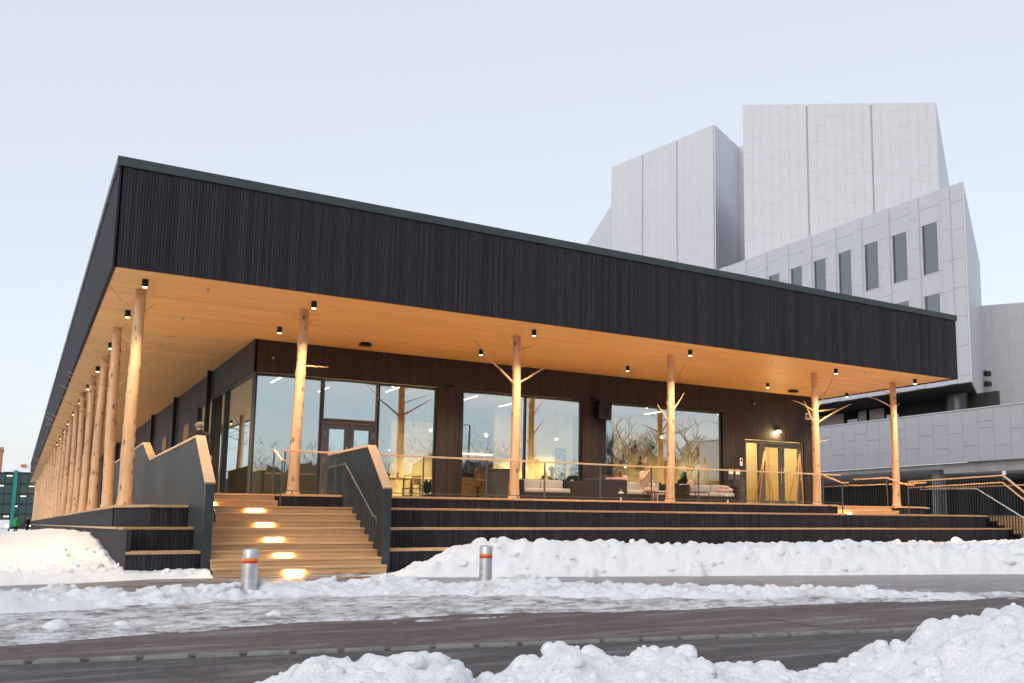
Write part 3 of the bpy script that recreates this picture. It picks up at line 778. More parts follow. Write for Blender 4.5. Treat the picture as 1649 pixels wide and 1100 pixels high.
# room inside
b = MB(); b.box(3.96, 24.4, WY+.23, 15.2, ZD-.04, ZD-.006); b.build('interior_floor', 'interior_floor', pav)
b = MB(); b.box(4.15, 24.4, WY+.23, 15.2, 5.25, 5.3); b.build('interior_ceiling', 'ceiling_paint', pav)
MB().box(4.15, 24.4, 15.2, 15.3, ZD, 5.25).build('interior_wall', 'plaster_pale', pav)
MB().box(20.6, 20.7, WY+.24, 15.2, ZD, 5.25).build('interior_wall', 'plaster', pav)
MB().box(13.3, 16.6, 11.2, 11.3, ZD, 5.25).build('interior_wall', 'plaster', pav)
MB().box(18.0, 20.59, 10.4, 10.5, ZD, 5.25).build('interior_wall', 'plaster', pav)
MB().box(9.1, 10.9, 10.2, 10.3, ZD, 4.4).build('interior_wall', 'plaster', pav)
MB().box(16.61, 17.99, 11.9, 12.0, ZD, 5.25).build('interior_wall', 'oak', pav)
MB().box(20.71, 24.38, 8.6, 8.7, ZD, 5.25).build('interior_wall', 'plaster', pav)
MB().box(24.30, 24.36, WY+.24, 8.59, ZD, 5.25).build('interior_wall', 'plaster', pav)
MB().box(21.3, 21.36, 7.4, 8.5, ZD, 3.6).build('interior_wall', 'oak', pav)
# wall fittings
def wallbox(name, x0, x1, z0, z1, d, m_, label, cat):
    o = MB().box(x0, x1, WY-.06-d, WY-.032, z0, z1).build(name, m_, bevel=.008); return tag(o, label, cat)
t = empty('loudspeaker', (14.75, 6.1, 4.4), 'black wall loudspeaker on the dark pier by the big tree reflection', 'loudspeaker')
MB().slab([(14.50,4.40),(14.98,4.36),(15.0,5.0),(14.52,5.0)], 'y', WY-.42, WY-.1).build('cabinet', 'black_metal', t, bevel=.01); MB().box(14.7,14.8,WY-.1,WY-.03,4.6,4.8).build('bracket', 'dark_metal', t)
for (x, lb) in ((9.5, 'small twin spot fitting high on the first dark pier'), (14.5, 'small twin spot fitting above the wall loudspeaker')):
    t = empty('spot_fitting', (x, WY-.05, 5.1), lb, 'wall light')
    for dx in (-.06, .06):
        MB().tube([(x+dx, WY-.16, 5.02), (x+dx, WY-.05, 5.10)], .035, 8).build('spot_head', 'black_metal', t); MB().ball((x+dx, WY-.16, 5.01), .012, 5).build('lens', 'white_paper', t)
    MB().box(x-.1, x+.1, WY-.06, WY-.03, 5.06, 5.14).build('back_plate', 'black_metal', t)
t = empty('wall_lamp', (22.58, WY-.1, 4.45), 'glowing wall lamp above the double doors', 'wall lamp')
MB().box(22.48, 22.68, WY-.14, WY-.03, 4.46, 4.52).build('housing', 'frame_grey', t); MB().box(22.50, 22.66, WY-.13, WY-.04, 4.42, 4.459).build('lens', 'lamp_wall', t)
pl = bpy.data.lights.new('wall_lamp_light', 'POINT'); pl.energy = 22; pl.color = (1,.72,.36); pl.shadow_soft_size = .04
po = bpy.data.objects.new('wall_lamp_light', pl); po.location = (22.58, WY-.22, 4.36); col.objects.link(po)
t = empty('intercom', (20.78, WY-.05, 3.1), 'small white intercom beside the double doors', 'intercom')
MB().box(20.73, 20.84, WY-.065, WY-.031, 3.1, 3.38).build('case', 'white_paint', t, bevel=.005); MB().box(20.755, 20.815, WY-.069, WY-.066, 3.24, 3.34).build('camera_window', 'black_metal', t)
for (x, lb) in ((20.3, 'notice sheet in a grey holder nearer the big window'), (20.62, 'notice sheet in a grey holder nearer the double doors')):
    t = empty('notice_board', (x, WY-.05, 2.5), lb, 'notice'); MB().box(x-.12, x+.12, WY-.05, WY-.032, 2.45, 2.98).build('holder', 'frame_grey', t); MB().box(x-.1, x+.1, WY-.054, WY-.051, 2.78, 2.95).build('sheet', 'white_paper', t)
t = empty('exit_plate', (24.15, WY-.04, 5.0), 'small pale sign plate high at the dark wall corner', 'sign'); MB().box(24.03, 24.27, WY-.05, WY-.032, 5.0, 5.26).build('plate', 'white_paper', t); MB().box(24.07, 24.23, WY-.053, WY-.051, 5.06, 5.2).build('panel', 'frame_grey', t)
for (x, lb) in ((4.35, 'dome security camera by the wall corner'), (21.4, 'dome security camera above the double doors')):
    t = empty('security_camera', (x, WY-.1, 5.45), lb, 'camera'); MB().box(x-.06, x+.06, WY-.1, WY-.03, 5.44, 5.52).build('mount', 'black_metal', t); MB().ball((x, WY-.1, 5.42), .055, 7).build('dome', 'dark_glass', t, smooth=True)

# ------------------------------------------------------------ tree trunk columns
ORD = ['first','second','third','fourth','fifth','sixth','seventh','eighth','ninth','tenth','eleventh','twelfth','thirteenth','fourteenth','fifteenth','sixteenth','seventeenth','eighteenth','nineteenth','twentieth','twenty-first','twenty-second','twenty-third','twenty-fourth']
def trunk_column(x, y, z0, z1, branches, label, group, seed, r0=.128, r1=.100, lean=0, ns=40, sides=14):
    g = random.Random(seed)
    t = empty('trunk_column', (x, y, z0), label, 'column', group)
    kn = [(g.uniform(.2, 4.1), g.uniform(0, 6.28), g.uniform(.012, .026)) for _ in range(16)]
    whorl = [.35 + .62*i + g.uniform(-.1, .1) for i in range(7)]
    b = MB(); vs = []; fs = []; H = z1 - z0
    for i in range(ns+1):
        f = i/ns; z = z0 + H*f
        cx = x + lean*(f-.5) + .012*math.sin(f*5+seed); cy = y + .012*math.cos(f*4+seed)
        r = r0 + (r1-r0)*f + .035*math.exp(-f*H/.10)
        for wz in whorl: r += .010*math.exp(-((z-z0-wz)/.055)**2)
        for k in range(sides):
            a = 2*math.pi*k/sides; rr = r
            for (kz, ka, kh) in kn:
                da = (a-ka+math.pi) % (2*math.pi) - math.pi
                rr += kh*math.exp(-((z-z0-kz)/.05)**2 - (da/.38)**2)
            vs.append((cx+rr*math.cos(a), cy+rr*math.sin(a), z))
    for i in range(ns):
        for k in range(sides): fs.append((i*sides+k, i*sides+(k+1) % sides, (i+1)*sides+(k+1) % sides, (i+1)*sides+k))
    b.add(vs, fs); b.build('trunk', 'trunk_wood', t, smooth=True)
    for (zb, dx, dy, dz, r, bend) in branches:
        pts = []; n = 7
        for i in range(n):
            s_ = i/(n-1)
            pts.append((x + dx*s_*.97 + math.copysign(.06, dx)*(1-s_) + g.uniform(-.012,.012)*(i > 0), y + dy*s_ + g.uniform(-.012,.012)*(i > 0), zb + dz*(s_*(1-bend)+bend*s_*s_) + g.uniform(-.012,.012)*(i > 0)))
        br = MB().tube(pts, [r*(1-.72*i/(n-1)) for i in range(n)], 7).build('branch', 'trunk_wood', t, smooth=True)
    return t
FR = [.67, 4.06, 9.59, 14.58, 20.37, 24.12]
FB = [
 [(4.72,.75,.1,.28,.018,-.2),(5.35,-.55,0,.5,.016,0),(5.4,.32,0,.22,.012,0),(4.7,-.35,.1,.25,.014,0)],
 [(4.58,.66,0,.02,.026,0),(5.08,.28,0,.1,.022,0),(5.62,-.2,0,.12,.010,0),(5.58,.5,0,-.02,.010,0),(5.55,.25,0,.14,.012,0)],
 [(4.60,-1.32,-.1,1.05,.034,.1),(4.64,1.05,0,.62,.036,.1),(5.05,1.0,.2,.38,.018,0),(5.55,-.42,0,.22,.020,0),(5.52,.52,0,.2,.020,0),(5.5,.02,-.2,.4,.016,0)],
 [(3.92,-.5,-.05,.48,.034,0),(4.22,.52,0,.60,.034,.1),(5.28,-.72,0,.5,.016,0),(4.95,.55,0,.75,.022,.2),(4.3,-.22,-.1,.2,.02,0),(4.95,-.1,-.12,.5,.026,0),(5.1,.18,-.1,.35,.02,0)],
 [(4.62,-1.0,0,.30,.030,-.6),(4.20,-.58,-.1,.72,.034,0),(4.25,1.62,-.1,.72,.040,-.2),(4.62,1.12,.1,.18,.030,-.3),(4.7,.86,0,1.1,.034,.15),(5.1,1.3,.1,.5,.020,-.2),(5.1,-.6,0,.45,.020,0),(3.6,.66,0,.13,.024,-.3),(5.4,-.12,-.1,.4,.016,0)],
 [(5.02,-1.35,-.1,.25,.028,-.8),(5.48,-.75,0,.12,.018,-.4),(5.46,.42,0,.22,.016,0),(4.98,.2,-.1,.2,.018,0),(5.45,-.3,.3,.15,.012,0)]]
FL = ['peeled trunk column at the roof corner, nearest of the long side row','peeled trunk column at the head of the lit stairs with one short side twig','peeled trunk column in front of the bar window with two long forked limbs','peeled trunk column before the large tree reflection with short upright limbs','many-limbed peeled trunk column before the double doors','peeled trunk column at the far right end of the terrace']
for i, x in enumerate(FR):
    trunk_column(x, 1.9, ZA if i == 0 else ZD, ZS, FB[i], FL[i], 'peeled trunk columns under the roof edge', i+3, lean=(.02, .05, -.02, .02, 0, .02)[i])
for i in range(1, 24):
    g = random.Random(100+i)
    br = []
    for k in range(g.randint(5, 7)):
        zb = g.uniform(4.0, 5.5); s_ = g.choice((-1, 1)); ln = g.uniform(.35, 1.15)
        br.append((zb, s_*ln, g.uniform(-.5, .3), min(5.86-zb, g.uniform(.1, .6)), g.uniform(.012, .022), g.uniform(-.3, .3)))
    for k in range(2): br.append((g.uniform(2.3, 4), g.choice((-1, 1))*g.uniform(.1, .22), g.uniform(-.2, .1), g.uniform(.02, .12), .016, 0))
    trunk_column(.67 + g.uniform(-.02, .02), 1.9 + 4.72*i, ZA, ZS, br, 'peeled trunk column, %s behind the corner trunk in the long side row' % ORD[i-1], 'peeled trunk columns under the roof edge', 20+i, lean=g.uniform(-.06, .06), ns=30 if i < 8 else 14, sides=12 if i < 8 else 8)

# ------------------------------------------------------------ soffit downlights and sprinkler heads
def downlight(x, y, label, power=16, spot=True, cone=115):
    t = empty('downlight', (x, y, ZS), label, 'downlight', 'downlights under the roof')
    MB().tube([(x, y, ZS-.16), (x, y, ZS-.0005)], .062, 14, True).build('housing', 'black_metal', t, smooth=False)
    MB().tube([(x, y, ZS-.166), (x, y, ZS-.161)], .046, 12).build('lens', 'lamp_warm', t)
    if spot:
        d = bpy.data.lights.new('downlight_beam', 'SPOT'); d.energy = power; d.color = (1,.74,.43); d.spot_size = R(cone); d.spot_blend = .8; d.shadow_soft_size = .05
        o = bpy.data.objects.new('downlight_beam', d); o.location = (x, y, ZS-.18); col.objects.link(o)
DLP = 530
fl = ['before the trunk at the stair head','before the trunk with the long forked limbs','before the trunk by the tree reflection','before the many-limbed trunk','before the trunk at the far end']
for i, x in enumerate(FR[1:]):
    downlight(x, .93, 'black soffit downlight near the roof edge ' + fl[i], DLP)
    downlight(x + (0, 0, 0, .2, .55)[i], 4.2 + (0,0,0,.2,.4)[i], 'black soffit downlight close to the wall behind ' + fl[i].replace('before ', ''), DLP)
downlight(.67, .93, 'black soffit downlight right at the roof corner', DLP*.7, True, 100)
for i in range(22):
    downlight(.66, 4.3 + 4.72*i, 'black soffit downlight, %s along the side row of trunks' % ORD[i], DLP*.62, i < 14, 92)
for (x, y, lb) in ((6.52, 5.06, 'flat black ceiling fitting above the entrance doors'), (22.47, 5.15, 'flat black ceiling fitting above the far double doors')):
    t = empty('ceiling_fitting', (x, y, ZS), lb, 'ceiling fitting'); MB().slab([(x-.16,ZS-.09),(x+.16,ZS-.09),(x+.12,ZS-.001),(x-.12,ZS-.001)], 'y', y-.12, y+.12).build('housing', 'black_metal', t)
sp = [(1.87,1.03),(1.85,4.36),(1.84,8.31),(1.85,12.17),(5.79,1.08),(5.76,4.34),(10.04,.89),(10.01,4.27),(13.65,4.2),(13.66,.9),(17.79,1.01),(17.8,4.3),(21.68,.91),(21.78,4.32),(24.9,1.0)]
sl = ['at the roof corner bay','behind the corner bay','third along the side bays','fourth along the side bays','edge side above the stairs balustrade','wall side near the entrance','edge side by the forked trunk','wall side by the forked trunk','wall side before the loudspeaker','edge side before the loudspeaker','edge side between the two branchy trunks','wall side between the two branchy trunks','edge side past the many-limbed trunk','wall side above the double doors','at the far end of the soffit']
for (x, y), lb in zip(sp, sl):
    t = empty('sprinkler_head', (x, y, ZS), 'small silver sprinkler head on the soffit, ' + lb, 'sprinkler', 'sprinkler heads on the soffit')
    MB().tube([(x, y, ZS-.012), (x, y, ZS-.0005)], .05, 10).build('rose', 'galvanised', t); MB().tube([(x, y, ZS-.06), (x, y, ZS-.0125)], .012, 6).build('stem', 'galvanised', t); MB().tube([(x, y, ZS-.068), (x, y, ZS-.061)], .026, 8).build('deflector', 'galvanised', t)

# ------------------------------------------------------------ bollards
for (x, y, lb) in ((1.30, -7.54, 'steel bollard with red and orange bands before the stairs'), (4.66, -7.24, 'steel bollard with red and orange bands before the snow heap')):
    t = empty('bollard', (x, y, 0), lb, 'bollard', 'steel bollards on the pavement')
    r = .094
    b = MB(); b.tube([(x,y,-.1),(x,y,.445)], r, 28, False); b.build('post', 'galvanised', t, smooth=True)
    MB().tube([(x,y,.4455),(x,y,.477)], r+.0015, 28, False).build('red_band', 'red_tape', t, smooth=True)
    MB().tube([(x,y,.4775),(x,y,.507)], r+.0015, 28, False).build('orange_band', 'orange_tape', t, smooth=True)
    b = MB(); b.tube([(x,y,.5075),(x,y,.602),(x,y,.618),(x,y,.627),(x,y,.631)], [r,r,r*.95,r*.75,.001], 28, False); b.build('cap', 'galvanised', t, smooth=True)

# ------------------------------------------------------------ terrace furniture
def box_thing(name, x0, x1, y0, y1, z0, z1, m_, label, cat, handle=True):
    t = empty(name, ((x0+x1)/2, (y0+y1)/2, z0), label, cat)
    MB().box(x0, x1, y0, y1, z0+.04, z1-.05).build('body', m_, t, bevel=.01)
    MB().box(x0-.01, x1+.01, y0-.01, y1+.01, z1-.048, z1).build('lid', m_, t, bevel=.008)
    b = MB()
    for a in (x0+.03, x1-.07):
        for c in (y0+.03, y1-.07): b.box(a, a+.04, c, c+.04, z0, z0+.04)
    b.build('feet', 'black_metal', t)
    if handle:
        hx = x1-.18; zz = z0+(z1-z0)*.62
        MB().tube([(hx-.06, y0-.012, zz),(hx-.06, y0-.04, zz),(hx+.06, y0-.04, zz),(hx+.06, y0-.012, zz)], .008, 6).build('handle', 'galvanised', t)
    return t
box_thing('storage_box', 10.28, 11.02, 4.5, 5.1, ZD, 2.55, 'box_grey', 'dark grey storage box beside the forked trunk', 'storage box')
box_thing('storage_box', 13.78, 14.3, 4.5, 5.0, ZD, 2.47, 'box_grey', 'dark grey storage box before the loudspeaker pier', 'storage box')
box_thing('storage_box', 19.9, 20.45, 5.5, 6.0, ZD, 2.55, 'box_grey', 'tall dark grey box between the big window and the double doors', 'storage box')
def sofa(x0, x1, y0, y1, label, arm_l=True, arm_r=True, hb=.72, hs=.40, flip=False):
    t = empty('lounge_sofa', ((x0+x1)/2, (y0+y1)/2, ZD), label, 'sofa')
    MB().box(x0, x1, y0, y1, ZD+.04, ZD+hs-.11).build('base', 'wicker', t, bevel=.015)
    bk = (y0, y0+.14) if flip else (y1-.14, y1)
    MB().box(x0, x1, bk[0], bk[1], ZD+hs-.11, ZD+hb).build('backrest', 'wicker', t, bevel=.015)
    ya, yb = (y0+.14, y1) if flip else (y0, y1-.14)
    if arm_l: MB().box(x0, x0+.14, ya, yb, ZD+hs-.11, ZD+hb-.06).build('armrest', 'wicker', t, bevel=.015)
    if arm_r: MB().box(x1-.14, x1, ya, yb, ZD+hs-.11, ZD+hb-.06).build('armrest', 'wicker', t, bevel=.015)
    a = x0+(.15 if arm_l else .01); e = x1-(.15 if arm_r else .01); n = max(1, round((e-a)/.75)); w_ = (e-a)/n
    for i in range(n):
        MB().box(a+i*w_+.006, a+(i+1)*w_-.006, ya+.02, yb-.01, ZD+hs-.105, ZD+hs+.03).build('seat_cushion', 'cushion', t, bevel=.04)
        c = (y0+.145, y0+.27) if flip else (y1-.27, y1-.145)
        MB().box(a+i*w_+.01, a+(i+1)*w_-.01, c[0], c[1], ZD+hs+.04, ZD+hb-.02).build('back_cushion', 'cushion', t, bevel=.04)
    return t
sofa(11.1, 13.0, 4.6, 5.4, 'dark wicker lounge sofa with grey cushions beside the forked trunk')
sofa(12.15, 13.6, 2.7, 3.5, 'dark wicker lounge sofa turned with its back to the railing', flip=True, hb=.64)
sofa(14.5, 16.4, 4.3, 5.1, 'dark wicker lounge sofa with the seated woman')
sofa(17.0, 19.2, 4.4, 5.2, 'dark wicker lounge sofa with a heap of pillows near the doors')
b = MB()
for i, (dx, dz, r) in enumerate(((0,0,.2),(.25,.02,.19),(.12,.10,.17))): b = MB(); b.ball((18.65+dx, 4.62, 2.10+dz), r, 8, (1.1,.9,.42)); tag(b.build('throw_pillow', 'pillow_pink' if i != 1 else 'cushion', smooth=True), ['pale pink pillow lying towards the big window','grey pillow lying towards the double doors','pale pink pillow on top of the heap'][i], 'pillow', 'pillows heaped on the sofa by the doors')
for (x, y, z, lb) in ((14.75, 4.62, 2.30, 'pink pillow leaning on the sofa arm beside the seated woman'), (17.3, 4.6, 2.24, 'pink pillow leaning on the sofa arm behind the branchy trunk')):
    b = MB(); b.ball((x, y, z), .2, 8, (.42,.9,1)); tag(b.build('throw_pillow', 'pillow_pink', smooth=True), lb, 'pillow')
tag(MB().box(13.1, 13.5, 2.75, 3.1, 2.245, 2.31).build('folded_blanket', 'pillow_pink', bevel=.02), 'folded pink blanket on the back of the turned sofa', 'blanket')
def side_table(x, y, h, s, label):
    t = empty('side_table', (x, y, ZD), label, 'table')
    MB().box(x-s, x+s, y-s, y+s, ZD+h-.025, ZD+h).build('table_top', 'dark_metal', t, bevel=.004)
    for a in (-1, 1):
        for c in (-1, 1): MB().box(x+a*(s-.015)-.01, x+a*(s-.015)+.01, y+c*(s-.015)-.01, y+c*(s-.015)+.01, ZD, ZD+h-.026).build('leg', 'dark_metal', t)
side_table(16.3, 2.9, .36, .27, 'low square metal side table behind the railing'); side_table(14.9, 3.2, .34, .25, 'low metal table before the seated woman')
def lantern(x, y, label):
    t = empty('lantern', (x, y, ZD), label, 'lantern')
    MB().box(x-.07, x+.07, y-.07, y+.07, ZD, ZD+.02).build('base', 'galvanised', t); MB().box(x-.06, x+.06, y-.06, y+.06, ZD+.021, ZD+.22).build('glass', 'clear_glass', t)
    MB().tube([(x,y,ZD+.022),(x,y,ZD+.12)], .025, 8).build('candle', 'white_paper', t)
    MB().tube([(x,y,ZD+.221),(x,y,ZD+.25),(x,y,ZD+.29)], [.085,.07,.02], 8).build('roof', 'galvanised', t); MB().tube([(x-.04,y,ZD+.28),(x,y,ZD+.36),(x+.04,y,ZD+.28)], .005, 5).build('handle', 'galvanised', t)
lantern(13.0, 2.1, 'small silver lantern on the deck edge beside the turned sofa'); lantern(16.85, 2.1, 'small lantern on the deck by the side table')
def pole_stand(ax, ay, feet, label, zt=3.47):
    t = empty('pole_stand', (ax, ay, ZD), label, 'wooden stand')
    for (fx, fy) in feet:
        d = Vector((ax-fx, ay-fy, 0)) * .02
        MB().tube([(fx, fy, ZD), (ax+d.x+random.uniform(-.02,.02), ay+d.y, zt+random.uniform(-.02,.06))], .022, 8).build('pole', 'oak', t, smooth=True)
    MB().tube([(ax-.04, ay, zt-.12), (ax+.04, ay, zt-.12)], .03, 8).build('binding', 'black_metal', t)
pole_stand(20.55, 4.6, [(20.08,4.4),(20.72,4.3),(20.92,4.7),(20.45,5.1)], 'tripod of slim wooden poles before the door side light')
pole_stand(22.3, 4.7, [(21.85,4.45),(22.0,5.1),(22.15,4.4)], 'slim wooden poles leaning together by the many-limbed trunk')

# ------------------------------------------------------------ people
def figure(name, joints, radii, edges, label, top, legs, hair, hair_pts, loc, rz, zsplit, skin_hands, up_legs=None):
    """one skin-modifier body from a joint skeleton; coloured by where each face lies"""
    me = bpy.data.meshes.new('body_frame'); names = list(joints)
    me.from_pydata([joints[n] for n in names], [(names.index(a), names.index(b)) for a, b in edges], [])
    o = bpy.data.objects.new('tmp', me); col.objects.link(o)
    md = o.modifiers.new('skin', 'SKIN'); md.use_smooth_shade = True
    for i, n in enumerate(names):
        r = radii[n]; me.skin_vertices[0].data[i].radius = r if hasattr(r, '__len__') else (r, r)
        me.skin_vertices[0].data[i].use_root = (n == 'pelvis')
    s2 = o.modifiers.new('sub', 'SUBSURF'); s2.levels = 2
    dg = bpy.context.evaluated_depsgraph_get()
    m2 = bpy.data.meshes.new_from_object(o.evaluated_get(dg)); bpy.data.objects.remove(o)
    m2.materials.clear()
    for q in (top, legs, 'skin', 'black_metal'): m2.materials.append(MAT[q])
    hands = [Vector(joints[n]) for n in joints if n.startswith('hand') or n.startswith('finger')]
    neck = Vector(joints['neck'])
    legj = [Vector(joints[n]) for n in joints if n.startswith(('knee', 'ankle', 'toe'))]
    for p in m2.polygons:
        c = p.center; i = 0
        if c.z > neck.z + .03: i = 2
        elif any((c-h).length < .075 for h in hands): i = 2
        elif legj and min((c-h).length for h in legj) < .24 or c.z < zsplit: i = 1
        if any(n.startswith('toe') and (c-Vector(joints[n])).length < .13 for n in joints): i = 3
        p.material_index = i; p.use_smooth = True
    b = bpy.data.objects.new(name, m2); col.objects.link(b); b.location = loc; b.rotation_euler.z = rz
    tag(b, label, 'person')
    hb = MB()
    for (c, r, sq) in hair_pts: hb.ball(c, r, 8, sq)
    h = hb.build('hair', hair, None, smooth=True); h.parent = b
    # face: nose, eyes, ears as small pieces
    hd = Vector(joints['head'])
    fb = MB(); fb.ball((0+hd.x, hd.y-.105, hd.z+.0), .018, 6, (.8,1,1.4)); fb.ball((hd.x-.085, hd.y+.01, hd.z), .03, 6, (.4,.8,1.2)); fb.ball((hd.x+.085, hd.y+.01, hd.z), .03, 6, (.4,.8,1.2)); f_ = fb.build('nose_and_ears', 'skin', None, smooth=True); f_.parent = b
    eb = MB()
    for s in (-1, 1): eb.ball((hd.x+s*.035, hd.y-.088, hd.z+.02), .011, 6)
    e_ = eb.build('eyes', 'black_metal', None, smooth=True); e_.parent = b
    return b
RAD = dict(pelvis=(.15,.12), waist=(.145,.11), chest=(.17,.12), neck=.055, head=(.085,.105), crown=(.075,.09))
def body(sit, arms, lean=0.0, coat=1.0):
    """joints facing -Y, feet at z=0 (standing) or seat at z=.45 (sitting)"""
    J = {}; r = {}; E = []
    z = .95 if not sit else .53
    def j(n, p, rad, par=None):
        J[n] = p; r[n] = rad
        if par: E.append((par, n))
    lo = -lean
    j('pelvis', (0,0,z), (.155*coat,.125*coat)); j('waist', (0,lo*.35,z+.2), (.15*coat,.115*coat), 'pelvis'); j('chest', (0,lo*.8,z+.42), (.175*coat,.125*coat), 'waist')
    j('neck', (0,lo,z+.57), .058, 'chest'); j('head', (0,lo-.02,z+.70), (.088,.10), 'neck'); j('crown', (0,lo-.005,z+.79), (.07,.075), 'head')
    for s, k in ((-1,'l'), (1,'r')):
        j('shoulder_'+k, (s*.19,lo*.8,z+.47), .07*coat, 'chest')
        e, h = arms[k]
        j('elbow_'+k, (s*e[0], e[1]+lo*.5, z+e[2]), .052*coat, 'shoulder_'+k); j('wrist_'+k, (s*h[0], h[1]+lo*.3, z+h[2]), .035, 'elbow_'+k)
        d = (Vector(J['wrist_'+k])-Vector(J['elbow_'+k])).normalized(); j('hand_'+k, tuple(Vector(J['wrist_'+k])+d*.08), (.042,.022), 'wrist_'+k)
        for q, (off, ln) in enumerate(((-.03,.06),(-.01,.075),(.01,.07),(.03,.055))):
            pp = Vector(J['hand_'+k]) + d*ln + Vector((off*.7, off*.4, -.012)); j('finger%d_%s' % (q, k), tuple(pp), .009, 'hand_'+k)
        pp = Vector(J['wrist_'+k]) + d*.05 + Vector((-s*.05, -.01, 0)); j('finger4_'+k, tuple(pp), .010, 'wrist_'+k)
        hx = s*.095
        j('hip_'+k, (hx,0,z-.05), .095*min(coat,1.1), 'pelvis')
        if sit: j('knee_'+k, (hx*1.15,-.45,z-.04), .065, 'hip_'+k); j('ankle_'+k, (hx*1.15,-.47,.08), .042, 'knee_'+k); j('toe_'+k, (hx*1.2,-.63,.035), .038, 'ankle_'+k)
        else: j('knee_'+k, (hx,.0,.5), .068, 'hip_'+k); j('ankle_'+k, (hx,.03,.09), .045, 'knee_'+k); j('toe_'+k, (hx*1.1,-.14,.035), .04, 'ankle_'+k)
    return J, r, E
def capped(J, back=True, long=0.0):
    h = Vector(J['head']); q = [((h.x, h.y+.03, h.z+.045), .112, (.93,.98,.92))]
    if long: q.append(((h.x, h.y+.085, h.z-.10), .11, (.95,.6,1.0+long))) ; q += [((h.x+s*.085, h.y+.02, h.z-.08), .05, (.7,.9,1.6+long)) for s in (-1,1)]
    return q
SIT_TABLE = dict(l=((.26,-.12,.22),(.16,-.34,.24)), r=((.26,-.12,.22),(.14,-.34,.25)))
SIT_LAP = dict(l=((.25,-.06,.22),(.10,-.26,.12)), r=((.25,-.06,.22),(.10,-.26,.12)))
STAND = dict(l=((.25,.03,.22),(.24,-.10,.02)), r=((.25,.03,.22),(.22,-.14,.06)))
J, r_, E_ = body(False, STAND, 0, 1.12); hd = Vector(J['head'])
figure('person', J, r_, E_, 'standing person in a dark coat with thinning grey hair behind the notched balustrade', 'dark_cloth', 'dark_cloth', 'grey_hair', [((hd.x, hd.y+.035, hd.z+.005), .106, (.95,.95,.78))], (2.3, 3.9, ZD), R(150), .85, True)
J, r_, E_ = body(True, dict(l=((.26,-.08,.24),(.06,-.2,.50)), r=((.25,-.1,.22),(.10,-.30,.12))), .10, 1.15)
figure('person', J, r_, E_, 'seated person in a long beige coat with long brown hair on the wicker sofa', 'beige_cloth', 'beige_cloth', 'brown_hair', capped(J, True, .8), (15.4, 4.55, ZD-.04), R(18), .3, True)
J, r_, E_ = body(True, SIT_TABLE, .12, 1.05)
figure('person', J, r_, E_, 'seated person in a cream top with grey hair at the table inside', 'cream_cloth', 'dark_cloth', 'grey_hair', capped(J), (14.25, 8.75, ZD), R(70), .3, True)
J, r_, E_ = body(True, SIT_TABLE, .14, 1.12)
figure('person', J, r_, E_, 'seated person in a dark blue jacket with short dark hair at the table inside', 'blue_cloth', 'dark_cloth', 'dark_hair', capped(J), (15.15, 8.45, ZD), R(-75), .3, True)
J, r_, E_ = body(False, STAND, .05, 1.18)
figure('person', J, r_, E_, 'person in an olive hooded coat at the bar behind the window', 'olive_cloth', 'dark_cloth', 'dark_hair', capped(J)+[((0,.10,1.50), .13, (1.1,.7,.7))], (10.95, 9.3, ZD-.3), R(160), .8, True)
J, r_, E_ = body(True, SIT_TABLE, .1, 1.08)
figure('person', J, r_, E_, 'person in an orange brown top sitting with back to the window by the bar', 'orange_cloth', 'dark_cloth', 'brown_hair', capped(J, True, .3), (11.3, 7.6, ZD+.12), R(165), .3, True)
J, r_, E_ = body(True, SIT_LAP, .1, 1.05)
figure('person', J, r_, E_, 'person with long dark hair seated behind the window above the pillow sofa', 'dark_cloth', 'dark_cloth', 'dark_hair', capped(J, True, .5), (19.3, 7.6, ZD-.05), R(170), .3, True)

# ------------------------------------------------------------ things inside the cafe
def chair(x, y, rz, label, seatm='oak', backm='oak', h=.85, grp='wooden cafe chairs'):
    t = empty('wooden_chair', (x, y, ZD), label, 'chair', grp, rz)
    def bld(b, n, m_):
        o = b.build(n, m_, None, bevel=.004); o.parent = t
    bld(MB().box(-.21,.21,-.2,.2,.43,.46), 'seat', seatm)
    for sx in (-1,1):
        bld(MB().bar((sx*.18,-.17,0),(sx*.17,-.16,.43),.035), 'leg', 'oak'); bld(MB().bar((sx*.19,.2,0),(sx*.18,.2,h),.035), 'leg', 'oak')
    bld(MB().box(-.19,.19,.185,.215,h-.28,h), 'backrest', backm); bld(MB().box(-.17,.17,-.18,-.155,.2,.23), 'stretcher', 'oak')
chair(8.05, 7.5, R(80), 'plain wooden chair standing behind the window by the stairs balustrade'); chair(9.0, 7.9, R(-70), 'wooden chair beside the green potted plant')
chair(11.3, 7.35, R(180), 'wooden chair with a dark blue jacket over its back by the bar', 'oak', 'navy', .95); chair(12.1, 8.3, R(120), 'wooden chair half hidden behind the forked trunk')
def table(x, y, sx, sy, label):
    t = empty('cafe_table', (x, y, ZD), label, 'table')
    MB().box(x-sx, x+sx, y-sy, y+sy, ZD+.72, ZD+.75).build('table_top', 'oak', t, bevel=.006)
    for a in (-1,1):
        for c in (-1,1): MB().bar((x+a*(sx-.06), y+c*(sy-.06), ZD), (x+a*(sx-.06), y+c*(sy-.06), ZD+.72), .045).build('leg', 'oak', t)
table(8.55, 8.0, .42, .4, 'small wooden table by the window nearest the stairs'); table(14.7, 8.5, .36, .36, 'wooden table between the two seated guests'); table(11.6, 8.6, .5, .4, 'wooden table in front of the bar')
